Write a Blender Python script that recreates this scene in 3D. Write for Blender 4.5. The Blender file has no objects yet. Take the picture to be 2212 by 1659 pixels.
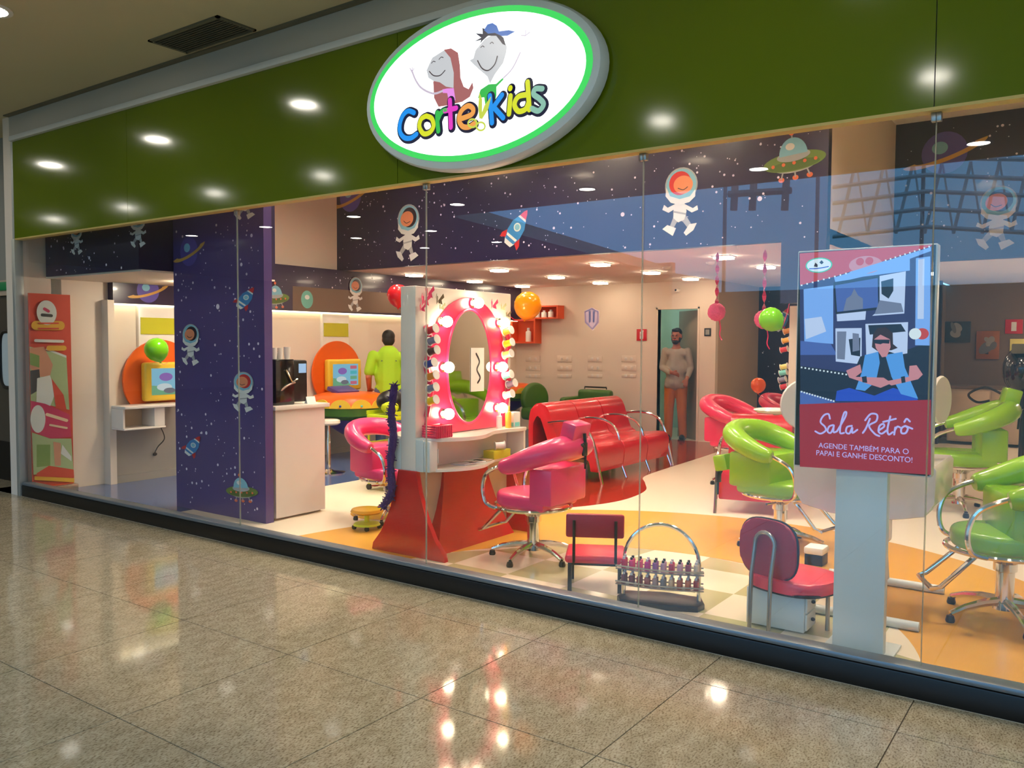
import bpy, bmesh, math, random
from mathutils import Vector, Matrix
random.seed(7)
PI = math.pi
SC = bpy.context.scene
C = SC.collection

# ---------------------------------------------------------------- camera
# solved from the two vanishing points of the shop front (image 2212 x 1659)
FPX = 1819.24
ROWS = ((0.8150, 0.5794, 0.0055), (0.0320, -0.0355, -0.9989), (-0.5785, 0.8143, -0.0482))  # right, down, forward


def _cam_axes():
    V1 = Vector((-1460.0 - 1106.0, 729.0 - 829.5, FPX)).normalized()
    V2 = Vector((2399.0 - 1106.0, 748.0 - 829.5, FPX)).normalized()
    Z = V2.cross(V1).normalized()
    if Z[1] > 0: Z = -Z
    X = -V1
    return X, V2, Z                       # world axes written in camera coordinates (right, down, forward)


AX, AY, AZ = _cam_axes()
EYE = Vector((0.0, -3.8486, 1.5))
cam = bpy.data.cameras.new('camera'); camo = bpy.data.objects.new('camera', cam); C.objects.link(camo)
right = Vector((AX[0], AY[0], AZ[0])); down = Vector((AX[1], AY[1], AZ[1])); fwd = Vector((AX[2], AY[2], AZ[2]))
R3 = Matrix((right, -down, -fwd)).transposed()
camo.matrix_world = Matrix.Translation(EYE) @ R3.to_4x4()
cam.sensor_width = 36.0; cam.sensor_fit = 'HORIZONTAL'; cam.lens = FPX / 2212.0 * 36.0
cam.clip_start = 0.05; cam.clip_end = 200
SC.camera = camo


def at(px, py, x=None, y=None, z=None):
    """the point of a real surface (a plane x=, y= or z=) seen at a pixel of the photograph"""
    u, v = (px - 1106.0) / FPX, (py - 829.5) / FPX
    d = right * u + down * v + fwd
    if x is not None: t = (x - EYE.x) / d.x
    elif y is not None: t = (y - EYE.y) / d.y
    else: t = (z - EYE.z) / d.z
    return EYE + d * t


# ---------------------------------------------------------------- world (pale overcast daylight over the mall's atrium)
W = bpy.data.worlds.new('sky'); SC.world = W; W.use_nodes = True
bg = W.node_tree.nodes['Background']
bg.inputs[0].default_value = (0.21, 0.55, 0.98, 1); bg.inputs[1].default_value = 2.8
SC.view_settings.view_transform = 'Standard'; SC.view_settings.look = 'None'
SC.view_settings.exposure = 0.0; SC.view_settings.gamma = 1.0
SC.view_settings.use_curve_mapping = False
SHOP_LAMP = 53.0      # radiance of the shop's ceiling panels
FRONT_LAMP = 245.0
MALL_LAMP = 66.0
WARM = (1.0, 0.77, 0.56)


# ---------------------------------------------------------------- materials
def s2l(c):
    c = c / 255.0
    return c / 12.92 if c <= 0.04045 else ((c + 0.055) / 1.055) ** 2.4


def col(r, g, b): return (s2l(r), s2l(g), s2l(b), 1.0)


M = {}


def mat(name, rgb, rough=0.5, metal=0.0, emit=None, es=0.0, var=0.06, scale=6.0, bump=0.0, bscale=60.0, coat=0.0, spec=0.5, sss=0.0, trans=0.0):
    m = bpy.data.materials.new(name); m.use_nodes = True
    nt = m.node_tree; n = nt.nodes; p = n['Principled BSDF']
    c = col(*rgb)
    if var > 0 and not emit:
        geo = n.new('ShaderNodeNewGeometry'); nz = n.new('ShaderNodeTexNoise'); nz.inputs['Scale'].default_value = scale
        nz.inputs['Detail'].default_value = 3
        nt.links.new(geo.outputs['Position'], nz.inputs['Vector'])
        mx = n.new('ShaderNodeMix'); mx.data_type = 'RGBA'
        mx.inputs['A'].default_value = tuple(max(0, v * (1 - var)) for v in c[:3]) + (1,)
        mx.inputs['B'].default_value = tuple(min(1, v * (1 + var)) for v in c[:3]) + (1,)
        nt.links.new(nz.outputs['Fac'], mx.inputs['Factor']); nt.links.new(mx.outputs['Result'], p.inputs['Base Color'])
        if bump > 0:
            n2 = n.new('ShaderNodeTexNoise'); n2.inputs['Scale'].default_value = bscale
            nt.links.new(geo.outputs['Position'], n2.inputs['Vector'])
            b = n.new('ShaderNodeBump'); b.inputs['Strength'].default_value = bump; b.inputs['Distance'].default_value = 0.01
            nt.links.new(n2.outputs['Fac'], b.inputs['Height']); nt.links.new(b.outputs['Normal'], p.inputs['Normal'])
    else:
        p.inputs['Base Color'].default_value = c
    p.inputs['Roughness'].default_value = rough; p.inputs['Metallic'].default_value = metal
    p.inputs['Coat Weight'].default_value = coat; p.inputs['Coat Roughness'].default_value = 0.08
    p.inputs['Specular IOR Level'].default_value = spec
    p.inputs['Transmission Weight'].default_value = trans
    if sss: p.inputs['Subsurface Weight'].default_value = sss; p.inputs['Subsurface Radius'].default_value = (.02, .01, .006)
    if emit:
        p.inputs['Emission Color'].default_value = (emit[0], emit[1], emit[2], 1); p.inputs['Emission Strength'].default_value = es
    M[name] = m
    return m


def lamp_mat(name, rgb, es): return mat(name, (255, 255, 255), emit=rgb, es=es, var=0)


def screen(name, rgb, es=0.85):
    c = col(*rgb); return mat(name, (5, 5, 5), rough=0.3, emit=c[:3], es=es, var=0)


# room surfaces
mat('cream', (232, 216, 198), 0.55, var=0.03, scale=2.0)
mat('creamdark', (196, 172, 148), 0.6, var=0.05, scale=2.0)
mat('ceiling_shop', (244, 234, 224), 0.7, var=0.02, scale=1.0)
mat('ceiling_mall', (196, 184, 146), 0.75, var=0.05, scale=0.7)
mat('band_grey', (184, 174, 158), 0.6, var=0.05, scale=1.0)
mat('band_white', (208, 206, 198), 0.5, var=0.04)
mat('wall_mall', (150, 148, 138), 0.6, var=0.04, scale=1.2)
mat('fascia_green', (94, 110, 6), 0.10, var=0.03, scale=0.6, coat=0.1)
mat('fascia_edge', (206, 178, 96), 0.4, var=0.03)
mat('space_blue', (36, 30, 62), 0.28, var=0.25, scale=0.8, coat=0.2)
mat('space_lightened', (80, 66, 124), 0.28, var=0.2, scale=0.8, coat=0.2)  # same space print, colour lightened to make up for weak light on the partition
mat('space_purple', (46, 32, 62), 0.3, var=0.2, scale=0.8, coat=0.2)
mat('star', (236, 226, 240), 0.5, var=0.02)
mat('aluminium', (186, 190, 186), 0.38, metal=0.6, var=0.04)
mat('kerb_black', (18, 16, 15), 0.4, var=0.15, scale=3.0)
mat('kerb_top', (120, 128, 134), 0.35, metal=0.4, var=0.05)
mat('joint_dark', (88, 78, 64), 0.8, var=0.1)
mat('floor_cream', (238, 224, 200), 0.26, var=0.03, scale=1.0)
mat('floor_yellow', (224, 164, 66), 0.26, var=0.05, scale=1.5)
mat('floor_red', (158, 44, 26), 0.14, var=0.06, scale=1.5, coat=0.3)
mat('floor_blue', (72, 92, 138), 0.2, var=0.06, scale=1.5, coat=0.2)
mat('floor_sage', (190, 184, 138), 0.2, var=0.05, scale=1.5, coat=0.2)
mat('floor_dark', (206, 150, 36), 0.2, var=0.05)
mat('brown_wall', (118, 98, 84), 0.7, var=0.08, scale=1.5)
mat('teal_wall', (190, 214, 200), 0.6, var=0.03)
mat('door_grey', (150, 138, 120), 0.5, var=0.05)
mat('door_dark', (84, 74, 60), 0.5, var=0.1)
# furnishing
mat('white_lac', (236, 228, 218), 0.25, var=0.02, coat=0.3)
mat('white_cool', (212, 220, 220), 0.35, var=0.02)
mat('red_lac', (196, 30, 34), 0.22, var=0.05, coat=0.4)
mat('red_vinyl', (190, 12, 30), 0.28, var=0.06, bump=0.05, bscale=90, coat=0.2)
mat('pink_vinyl', (234, 62, 118), 0.28, var=0.05, bump=0.05, bscale=90, coat=0.2)
mat('pinkred_vinyl', (222, 44, 84), 0.3, var=0.05, bump=0.05, bscale=90, coat=0.2)
mat('green_vinyl', (140, 190, 30), 0.26, var=0.05, bump=0.05, bscale=90, coat=0.2)
mat('green_dark', (64, 110, 30), 0.35, var=0.08)
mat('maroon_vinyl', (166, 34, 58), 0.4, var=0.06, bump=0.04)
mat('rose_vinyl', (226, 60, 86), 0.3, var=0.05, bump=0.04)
mat('chrome', (225, 222, 216), 0.12, metal=1.0, var=0.02)
mat('steel', (170, 166, 158), 0.3, metal=0.9, var=0.04)
mat('black_pl', (18, 17, 17), 0.35, var=0.15)
mat('black_gloss', (14, 12, 12), 0.15, var=0.1, coat=0.4)
mat('mirror', (210, 210, 210), 0.03, metal=1.0, var=0.01)
mat('hot_pink', (226, 46, 92), 0.3, var=0.04, coat=0.2)
mat('lime', (205, 226, 30), 0.35, var=0.05)
mat('lime_shirt', (170, 216, 44), 0.8, var=0.06, bump=0.15, bscale=25)
mat('orange', (232, 100, 24), 0.35, var=0.05)
mat('orange_box', (220, 84, 40), 0.5, var=0.05)
mat('yellow_fr', (238, 200, 60), 0.35, var=0.04)
mat('yellow_sign', (196, 190, 40), 0.45, var=0.05)
mat('purple', (66, 36, 104), 0.75, var=0.2, bump=0.6, bscale=120)
mat('purple_gl', (84, 58, 128), 0.4, var=0.08)
mat('balloon_green', (122, 206, 24), 0.18, var=0.03, sss=0.2)
mat('balloon_orange', (255, 150, 10), 0.18, var=0.03, sss=0.2)
mat('balloon_dkorange', (238, 96, 14), 0.2, var=0.03, sss=0.2)
mat('balloon_red', (214, 36, 44), 0.2, var=0.03, sss=0.2)
mat('pom_pink', (238, 100, 150), 0.7, var=0.2, scale=40, bump=1.0, bscale=60)
mat('ribbon_pink', (226, 40, 96), 0.3, var=0.1)
mat('skin', (196, 128, 96), 0.55, var=0.06, sss=0.1)
mat('skin_dark', (160, 96, 70), 0.55, var=0.06, sss=0.1)
mat('hair_black', (22, 18, 16), 0.55, var=0.3, scale=60, bump=0.4, bscale=180)
mat('shirt_grey', (160, 150, 138), 0.85, var=0.08, bump=0.2, bscale=22)
mat('trouser_tan', (178, 104, 52), 0.85, var=0.08, bump=0.2, bscale=25)
mat('jeans', (84, 96, 128), 0.85, var=0.1, bump=0.2, bscale=40)
mat('shoe', (30, 24, 20), 0.5, var=0.1)
mat('paper', (240, 238, 232), 0.7, var=0.02)
mat('sign_red', (206, 22, 40), 0.4, var=0.03)
mat('ink', (28, 24, 30), 0.6, var=0.05)
mat('exit_green', (30, 140, 80), 0.5, var=0.03)
mat('grey_clad', (152, 146, 138), 0.35, var=0.1, scale=1.0)
mat('clear_pl', (214, 208, 216), 0.2, var=0.05)
mat('vent_dark', (104, 98, 78), 0.6, var=0.1)
lamp_mat('lamp_shop', WARM, SHOP_LAMP)
lamp_mat('lamp_front', (1.0, 0.84, 0.66), FRONT_LAMP)
lamp_mat('lamp_mall', (1.0, 0.93, 0.80), MALL_LAMP)
lamp_mat('lamp_bulb', (1.0, 0.78, 0.52), 38.0)
lamp_mat('lamp_cove', (1.0, 0.84, 0.52), 5.0)
lamp_mat('lamp_teal', (0.80, 1.0, 0.88), 26.0)


def glass_mat():
    m = bpy.data.materials.new('glass_pane'); m.use_nodes = True
    nt = m.node_tree; n = nt.nodes; n.clear()
    out = n.new('ShaderNodeOutputMaterial'); mix = n.new('ShaderNodeMixShader')
    tr = n.new('ShaderNodeBsdfTransparent'); tr.inputs[0].default_value = (0.97, 0.99, 0.98, 1)
    gl = n.new('ShaderNodeBsdfGlossy'); gl.inputs['Roughness'].default_value = 0.0; gl.inputs['Color'].default_value = (1, 1, 1, 1)
    lw = n.new('ShaderNodeLayerWeight'); lw.inputs['Blend'].default_value = 0.5
    pw = n.new('ShaderNodeMath'); pw.operation = 'POWER'; pw.inputs[1].default_value = 5.0
    ma = n.new('ShaderNodeMath'); ma.operation = 'MULTIPLY_ADD'; ma.inputs[1].default_value = 0.90; ma.inputs[2].default_value = 0.045
    nt.links.new(lw.outputs['Facing'], pw.inputs[0]); nt.links.new(pw.outputs[0], ma.inputs[0])
    nt.links.new(ma.outputs[0], mix.inputs[0]); nt.links.new(tr.outputs[0], mix.inputs[1]); nt.links.new(gl.outputs[0], mix.inputs[2])
    nt.links.new(mix.outputs[0], out.inputs[0])
    M['glass'] = m


def granite_mat():
    m = bpy.data.materials.new('granite'); m.use_nodes = True
    nt = m.node_tree; n = nt.nodes; p = n['Principled BSDF']
    geo = n.new('ShaderNodeNewGeometry')
    a = n.new('ShaderNodeTexNoise'); a.inputs['Scale'].default_value = 150; a.inputs['Detail'].default_value = 4
    b = n.new('ShaderNodeTexNoise'); b.inputs['Scale'].default_value = 22; b.inputs['Detail'].default_value = 5
    mp = n.new('ShaderNodeMapping'); mp.inputs['Scale'].default_value = (1.0, 0.45, 1.0); mp.inputs['Rotation'].default_value = (0, 0, 0.6)
    nt.links.new(geo.outputs['Position'], mp.inputs[0])
    for t in (a, b): nt.links.new(mp.outputs[0], t.inputs['Vector'])
    r1 = n.new('ShaderNodeValToRGB'); e = r1.color_ramp.elements
    e[0].position = 0.34; e[0].color = col(130, 114, 90); e[1].position = 0.50; e[1].color = col(178, 166, 140)
    e2 = e.new(0.66); e2.color = col(188, 176, 152)
    r2 = n.new('ShaderNodeValToRGB'); f = r2.color_ramp.elements
    f[0].position = 0.38; f[0].color = (0.80, 0.78, 0.74, 1); f[1].position = 0.62; f[1].color = (1, 1, 1, 1)
    mx = n.new('ShaderNodeMix'); mx.data_type = 'RGBA'; mx.blend_type = 'MULTIPLY'; mx.inputs['Factor'].default_value = 1
    nt.links.new(a.outputs['Fac'], r1.inputs[0]); nt.links.new(b.outputs['Fac'], r2.inputs[0])
    nt.links.new(r1.outputs[0], mx.inputs['A']); nt.links.new(r2.outputs[0], mx.inputs['B'])
    nt.links.new(mx.outputs['Result'], p.inputs['Base Color'])
    p.inputs['Roughness'].default_value = 0.07; p.inputs['Specular IOR Level'].default_value = 0.5
    M['granite'] = m



def film_mat(name, rgb, fac):
    """half-clear plastic film: part of the light passes straight through"""
    m = bpy.data.materials.new(name); m.use_nodes = True
    nt = m.node_tree; n = nt.nodes; n.clear()
    out = n.new('ShaderNodeOutputMaterial'); mix = n.new('ShaderNodeMixShader'); tr = n.new('ShaderNodeBsdfTransparent'); df = n.new('ShaderNodeBsdfDiffuse'); tl = n.new('ShaderNodeBsdfTranslucent'); m2 = n.new('ShaderNodeMixShader')
    df.inputs[0].default_value = col(*rgb); tl.inputs[0].default_value = col(*rgb); m2.inputs[0].default_value = .5; mix.inputs[0].default_value = fac
    nt.links.new(df.outputs[0], m2.inputs[1]); nt.links.new(tl.outputs[0], m2.inputs[2]); nt.links.new(tr.outputs[0], mix.inputs[1]); nt.links.new(m2.outputs[0], mix.inputs[2]); nt.links.new(mix.outputs[0], out.inputs[0])
    M[name] = m


film_mat('sticker', (240, 214, 236), .6); film_mat('seal', (170, 180, 170), .45)
glass_mat(); granite_mat()


# ---------------------------------------------------------------- mesh builder
class B:
    def __init__(s): s.bm = bmesh.new(); s.mi = 0

    def _tag(s, faces):
        for f in faces: f.material_index = s.mi

    def box(s, c, d, bev=0.0, rz=0.0, ry=0.0, rx=0.0, seg=2):
        m = Matrix.Translation(c) @ Matrix.Rotation(rz, 4, 'Z') @ Matrix.Rotation(ry, 4, 'Y') @ Matrix.Rotation(rx, 4, 'X') @ Matrix.Diagonal((d[0], d[1], d[2], 1))
        r = bmesh.ops.create_cube(s.bm, size=1.0, matrix=m)
        fs = set(f for v in r['verts'] for f in v.link_faces)
        if bev > 0:
            es = list(set(e for v in r['verts'] for e in v.link_edges))
            q = bmesh.ops.bevel(s.bm, geom=es, offset=bev, segments=seg, profile=0.5, affect='EDGES')
            fs |= set(q['faces'])
        s._tag(f for f in fs if f.is_valid)
        return s

    def b2(s, a, b, bev=0.0, seg=2):
        """box from corner a to corner b"""
        return s.box([(a[i] + b[i]) / 2 for i in range(3)], [abs(b[i] - a[i]) for i in range(3)], bev, seg=seg)

    def tube(s, pts, r, seg=8, closed=False, flat=1.0):
        pts = [Vector(p) for p in pts]; n = len(pts)
        rs = r if isinstance(r, (list, tuple)) else [r] * n
        rings = []; prev = None
        for i, p in enumerate(pts):
            if closed: t = pts[(i + 1) % n] - pts[i - 1]
            else: t = pts[min(i + 1, n - 1)] - pts[max(i - 1, 0)]
            t.normalize()
            if prev is None:
                a = Vector((0, 0, 1)) if abs(t.z) < 0.9 else Vector((1, 0, 0))
                u = t.cross(a).normalized()
            else:
                u = (prev - t * prev.dot(t)).normalized()
            prev = u; w = t.cross(u)
            rings.append([s.bm.verts.new(p + (u * math.cos(2 * PI * k / seg) + w * math.sin(2 * PI * k / seg) * flat) * rs[i]) for k in range(seg)])
        fs = []
        for i in range(n if closed else n - 1):
            A, D = rings[i], rings[(i + 1) % n]
            if closed and i == n - 1:      # match the twist of the last ring to the first
                k0 = min(range(seg), key=lambda k: (A[0].co - D[k].co).length)
                D = D[k0:] + D[:k0]
            for k in range(seg): fs.append(s.bm.faces.new((A[k], A[(k + 1) % seg], D[(k + 1) % seg], D[k])))
        if not closed:
            fs.append(s.bm.faces.new(rings[0][::-1])); fs.append(s.bm.faces.new(rings[-1]))
        s._tag(fs)
        return s

    def lathe(s, prof, c=(0, 0, 0), seg=24, mtx=None):
        rings = []
        for r, z in prof:
            if r <= 1e-6:
                rings.append([s.bm.verts.new((0, 0, z))])
            else:
                rings.append([s.bm.verts.new((r * math.cos(2 * PI * k / seg), r * math.sin(2 * PI * k / seg), z)) for k in range(seg)])
        fs = []
        for A, D in zip(rings, rings[1:]):
            if len(A) == 1 and len(D) == 1: continue
            for k in range(seg):
                k2 = (k + 1) % seg
                if len(A) == 1: fs.append(s.bm.faces.new((A[0], D[k2], D[k])))
                elif len(D) == 1: fs.append(s.bm.faces.new((A[k], A[k2], D[0])))
                else: fs.append(s.bm.faces.new((A[k], A[k2], D[k2], D[k])))
        if len(rings[0]) > 1: fs.append(s.bm.faces.new(rings[0][::-1]))
        if len(rings[-1]) > 1: fs.append(s.bm.faces.new(rings[-1]))
        m = Matrix.Translation(c) @ (mtx if mtx is not None else Matrix.Identity(4))
        vs = [v for r in rings for v in r]
        bmesh.ops.transform(s.bm, matrix=m, verts=vs)
        s._tag(fs)
        return s

    def prism(s, poly, vec, bev=0.0, seg=2):
        vec = Vector(vec)
        a = [s.bm.verts.new(p) for p in poly]; b = [s.bm.verts.new(Vector(p) + vec) for p in poly]
        n = len(a)
        fs = [s.bm.faces.new(a[::-1]), s.bm.faces.new(b)]
        for i in range(n): fs.append(s.bm.faces.new((a[i], a[(i + 1) % n], b[(i + 1) % n], b[i])))
        s._tag(fs)
        if bev > 0:
            es = [e for e in set(e for f in fs[:2] for e in f.edges)]
            q = bmesh.ops.bevel(s.bm, geom=es, offset=bev, segments=seg, profile=0.5, affect='EDGES')
            s._tag(q['faces'])
        return s

    def face(s, poly):
        f = s.bm.faces.new([s.bm.verts.new(p) for p in poly]); s._tag([f]); return s

    def ell(s, c, r, seg=20, mtx=None):
        m = Matrix.Translation(c) @ (mtx if mtx is not None else Matrix.Identity(4)) @ Matrix.Diagonal((r[0], r[1], r[2], 1))
        q = bmesh.ops.create_uvsphere(s.bm, u_segments=seg, v_segments=max(6, seg * 2 // 3), radius=1.0, matrix=m)
        s._tag(set(f for v in q['verts'] for f in v.link_faces))
        return s

    def mesh(s, name, mats, angle=38):
        bmesh.ops.recalc_face_normals(s.bm, faces=s.bm.faces)
        me = bpy.data.meshes.new(name); s.bm.to_mesh(me); s.bm.free()
        for p in me.polygons: p.use_smooth = True
        me.set_sharp_from_angle(angle=math.radians(angle))
        for k in (mats if isinstance(mats, (list, tuple)) else [mats]): me.materials.append(M[k])
        return me

    def build(s, name, mats, parent=None, angle=38):
        o = bpy.data.objects.new(name, s.mesh(name, mats, angle)); C.objects.link(o); o.parent = parent
        return o


def thing(name, label, cat, loc=(0, 0, 0), rz=0.0, group=None, sc=1.0):
    o = bpy.data.objects.new(name, None); C.objects.link(o); o.empty_display_size = 0.1
    o.location = loc; o.rotation_euler = (0, 0, rz); o.scale = (sc, sc, sc)
    return tag(o, label, cat, group)


def tag(o, label, cat, group=None):
    o['label'] = label; o['category'] = cat
    if group: o['group'] = group
    return o


def struct(o):
    o['kind'] = 'structure'; return o


def node(name, loc=(0, 0, 0)):
    o = bpy.data.objects.new(name, None); C.objects.link(o); o.location = loc; o.empty_display_size = 0.1
    return o


def dup(root, loc, rz, label, group=None, swap=None, sc=None):
    """a copy of a thing with copies of its parts and sub-parts; swap exchanges one material for another"""
    def cp(o, parent):
        c = o.copy(); C.objects.link(c); c.parent = parent
        if swap and o.type == 'MESH' and any(k in o.data.materials[:] for k in [M[a] for a in swap]):
            c.data = o.data.copy()
            for i, mm in enumerate(c.data.materials):
                for a, b in swap.items():
                    if mm == M[a]: c.data.materials[i] = M[b]
        for ch in [x for x in o.children]: cp(ch, c)
        return c
    r = cp(root, None)
    r.location = loc; r.rotation_euler = (0, 0, rz)
    if sc: r.scale = (sc, sc, sc)
    r['label'] = label
    if group: r['group'] = group
    return r


def arc(c, r, a0, a1, n, plane='xy', r2=None):
    r2 = r if r2 is None else r2
    out = []
    for i in range(n + 1):
        a = math.radians(a0 + (a1 - a0) * i / n); u, v = r * math.cos(a), r2 * math.sin(a)
        out.append(Vector(c) + Vector({'xy': (u, v, 0), 'xz': (u, 0, v), 'yz': (0, u, v)}[plane]))
    return out


def spline(pts, n=6):
    """Catmull-Rom through points"""
    P = [Vector(p) for p in pts]; out = []
    for i in range(len(P) - 1):
        p0 = P[max(i - 1, 0)]; p1 = P[i]; p2 = P[i + 1]; p3 = P[min(i + 2, len(P) - 1)]
        for k in range(n):
            t = k / n
            out.append(0.5 * ((2 * p1) + (p2 - p0) * t + (2 * p0 - 5 * p1 + 4 * p2 - p3) * t * t + (3 * p1 - p0 - 3 * p2 + p3) * t ** 3))
    out.append(P[-1])
    return out


class Decal:
    """flat print on a plane: shapes in (u, v), stacked by fractions of a millimetre"""
    def __init__(s, o, u, v, nrm, step=0.0007):
        s.o = Vector(o); s.u = Vector(u); s.v = Vector(v); s.n = Vector(nrm); s.step = step
        s.k = 1; s.b = B(); s.mats = []

    def pt(s, p): return s.o + s.u * p[0] + s.v * p[1] + s.n * (s.k * s.step)

    def use(s, m):
        if m not in s.mats: s.mats.append(m)
        s.b.mi = s.mats.index(m); return s

    def poly(s, m, pts):
        s.use(m); s.b.face([s.pt(p) for p in pts]); s.k += 1; return s

    def ell(s, m, c, rx, ry, rot=0.0, n=24):
        cr, sr = math.cos(rot), math.sin(rot)
        return s.poly(m, [(c[0] + rx * math.cos(2 * PI * i / n) * cr - ry * math.sin(2 * PI * i / n) * sr,
                           c[1] + rx * math.cos(2 * PI * i / n) * sr + ry * math.sin(2 * PI * i / n) * cr) for i in range(n)])

    def stroke(s, m, pts, w, n=6, smooth=True):
        s.use(m)
        q = [Vector((p[0], p[1], 0)) for p in pts]
        if smooth and len(q) > 2: q = spline(q, n)
        L = []; R = []
        for i, p in enumerate(q):
            t = (q[min(i + 1, len(q) - 1)] - q[max(i - 1, 0)]).normalized(); nn = Vector((-t.y, t.x, 0)) * w / 2
            L.append(p + nn); R.append(p - nn)
        for i in range(len(q) - 1): s.b.face([s.pt(x) for x in (L[i], L[i + 1], R[i + 1], R[i])])
        s.k += 0.5
        for e in (q[0], q[-1]): s.b.face([s.pt((e.x + w / 2 * math.cos(2 * PI * i / 12), e.y + w / 2 * math.sin(2 * PI * i / 12))) for i in range(12)])
        s.k += 1
        return s

    def build(s, name, parent=None):
        me = bpy.data.meshes.new(name); s.b.bm.to_mesh(me); s.b.bm.free()
        for k in s.mats: me.materials.append(M[k])
        o = bpy.data.objects.new(name, me); C.objects.link(o); o.parent = parent
        return o


def letters(txt, size, mtx, m, name, parent=None, depth=0.0005, align='CENTER', xs=1.0):
    cu = bpy.data.curves.new(name, 'FONT'); cu.body = txt; cu.size = size; cu.align_x = align; cu.align_y = 'CENTER'; cu.extrude = depth
    tmp = bpy.data.objects.new('tmp', cu); C.objects.link(tmp)
    dg = bpy.context.evaluated_depsgraph_get()
    me = bpy.data.meshes.new_from_object(tmp.evaluated_get(dg)); me.name = name
    bpy.data.objects.remove(tmp); me.transform(mtx @ Matrix.Diagonal((xs, 1, 1, 1)))
    me.materials.clear(); me.materials.append(M[m])
    o = bpy.data.objects.new(name, me); C.objects.link(o); o.parent = parent
    return o

# ================================================================ THE SETTING
XL = -8.6          # left shop wall
ZC = 2.474         # low shop ceiling
ZH = 4.1           # high ceiling behind the fascia
YF = 4.15          # printed header over the low ceiling
YB = 8.4           # back wall
ZM = 3.63          # mall ceiling

# ---- mall floor: polished granite slabs
fb = B(); fb.b2((-24, -26, -0.06), (14, 0.0, -0.004)); fb.b2((-24, 0.0, -0.06), (-8.6, 0.36, -0.004))
floor = struct(fb.build('floor', 'joint_dark'))
S = 0.85; G = 0.0025
sb = B(); sb.b2((G, G, -0.004), (S - G, S - G, 0.0))
slab = sb.mesh('granite_slab', 'granite')
big = B()
n = 0
for i in range(-11, 4):
    for j in range(-8, 2):
        x0 = -0.63 + i * S; y0 = -1.22 + (j + 0) * S
        y1 = min(y0 + S, 0.0)
        if y0 >= -0.02: continue
        if y0 + S > 0.001:
            q = B(); q.b2((G, G, -0.004), (S - G, -y0 - G, 0.0)); me = q.mesh('granite_slab', 'granite')
        else: me = slab
        o = bpy.data.objects.new('granite_slab', me); C.objects.link(o); o.location = (x0, y0, 0); o.parent = floor
q = B()
YS0 = -1.22 - 8 * S
q.b2((-24, -26, -0.004), (14, YS0 - G, 0)); q.b2((-24, 0.001, -0.004), (-8.6, .36, 0)); q.b2((-24, YS0, -0.004), (-0.63 - 11 * S - G, 0, 0)); q.b2((-0.63 + 4 * S + G, YS0, -0.004), (14, 0, 0))
o = q.build('granite_field', 'granite', floor); o['kind'] = 'stuff'

# ---- shop floor with coloured inlays
q = B(); q.b2((-9.2, 0.0, -0.06), (2.2, 12.0, 0.0))
sfl = struct(q.build('floor_shop', 'floor_cream'))


def inlay(name, pts, m, z):
    b = B(); b.prism([(p[0], p[1], 0.0002) for p in pts], (0, 0, z)); return b.build(name, m, sfl)


CX, CY = -2.3, 0.0
outer = [(CX + 2.82 * math.cos(a), CY + 3.2 * math.sin(a)) for a in [PI * i / 48 for i in range(49)]]
inner = [(CX + 1.68 * math.cos(a), CY + 1.75 * math.sin(a)) for a in [PI * i / 48 for i in range(49)]]
outer = [(x, max(y, 0.1)) for x, y in outer]; inner = [(x, max(y, 0.1)) for x, y in inner]
b = B()
for i in range(48):
    b.face([(outer[i][0], outer[i][1], .0012), (outer[i + 1][0], outer[i + 1][1], .0012), (inner[i + 1][0], inner[i + 1][1], .0012), (inner[i][0], inner[i][1], .0012)])
b.build('yellow_floor_band', 'floor_yellow', sfl)
inlay('yellow_floor_spot', [(-5.18 + .3 * math.cos(2 * PI * i / 32), 1.52 + .3 * math.sin(2 * PI * i / 32)) for i in range(32)], 'floor_dark', 0.0018)
red = [(p.x, p.y) for p in spline([(-5.6, 2.3, 0), (-4.8, 2.15, 0), (-4.26, 2.4, 0), (-3.95, 2.78, 0), (-3.78, 3.3, 0), (-3.83, 3.9, 0), (-4.05, 4.35, 0), (-4.26, 4.75, 0), (-4.33, 5.5, 0), (-4.38, 6.6, 0), (-4.5, 8.38, 0)], 6)] + [(-7.0, 8.38), (-7.0, 4.0)]
inlay('red_floor_field', red, 'floor_red', 0.0008)
inlay('blue_floor_field', [(-6.65, 0.1), (-6.65, 8.3), (-8.6, 8.3), (-8.6, 0.1)], 'floor_blue', 0.0010)
inlay('grey_floor_spot', [(-2.85 + .42 * math.cos(2 * PI * i / 32), 4.9 + .42 * math.sin(2 * PI * i / 32)) for i in range(32)], 'floor_sage', 0.0010)
# checker inside the band
T = 0.45
for i in range(8):
    for j in range(4):
        x0 = CX - 1.8 + i * T + 0.05; y0 = 0.1 + j * T
        pts = []
        for (x, y) in ((x0, y0), (x0 + T, y0), (x0 + T, y0 + T), (x0, y0 + T)):
            u, v = (x - CX) / 1.68, y / 1.75
            r = math.hypot(u, v)
            if r > 1: x, y = CX + (x - CX) / r, y / r
            pts.append((x, y))
        if abs(sum(pts[k][0] * pts[(k + 1) % 4][1] - pts[(k + 1) % 4][0] * pts[k][1] for k in range(4))) < 0.01: continue
        b = B(); b.prism([(x, y, 0.0002) for x, y in pts], (0, 0, 0.0009))
        b.build('floor_tile', 'floor_sage' if (i + j) % 2 else 'floor_cream', sfl)

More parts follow.
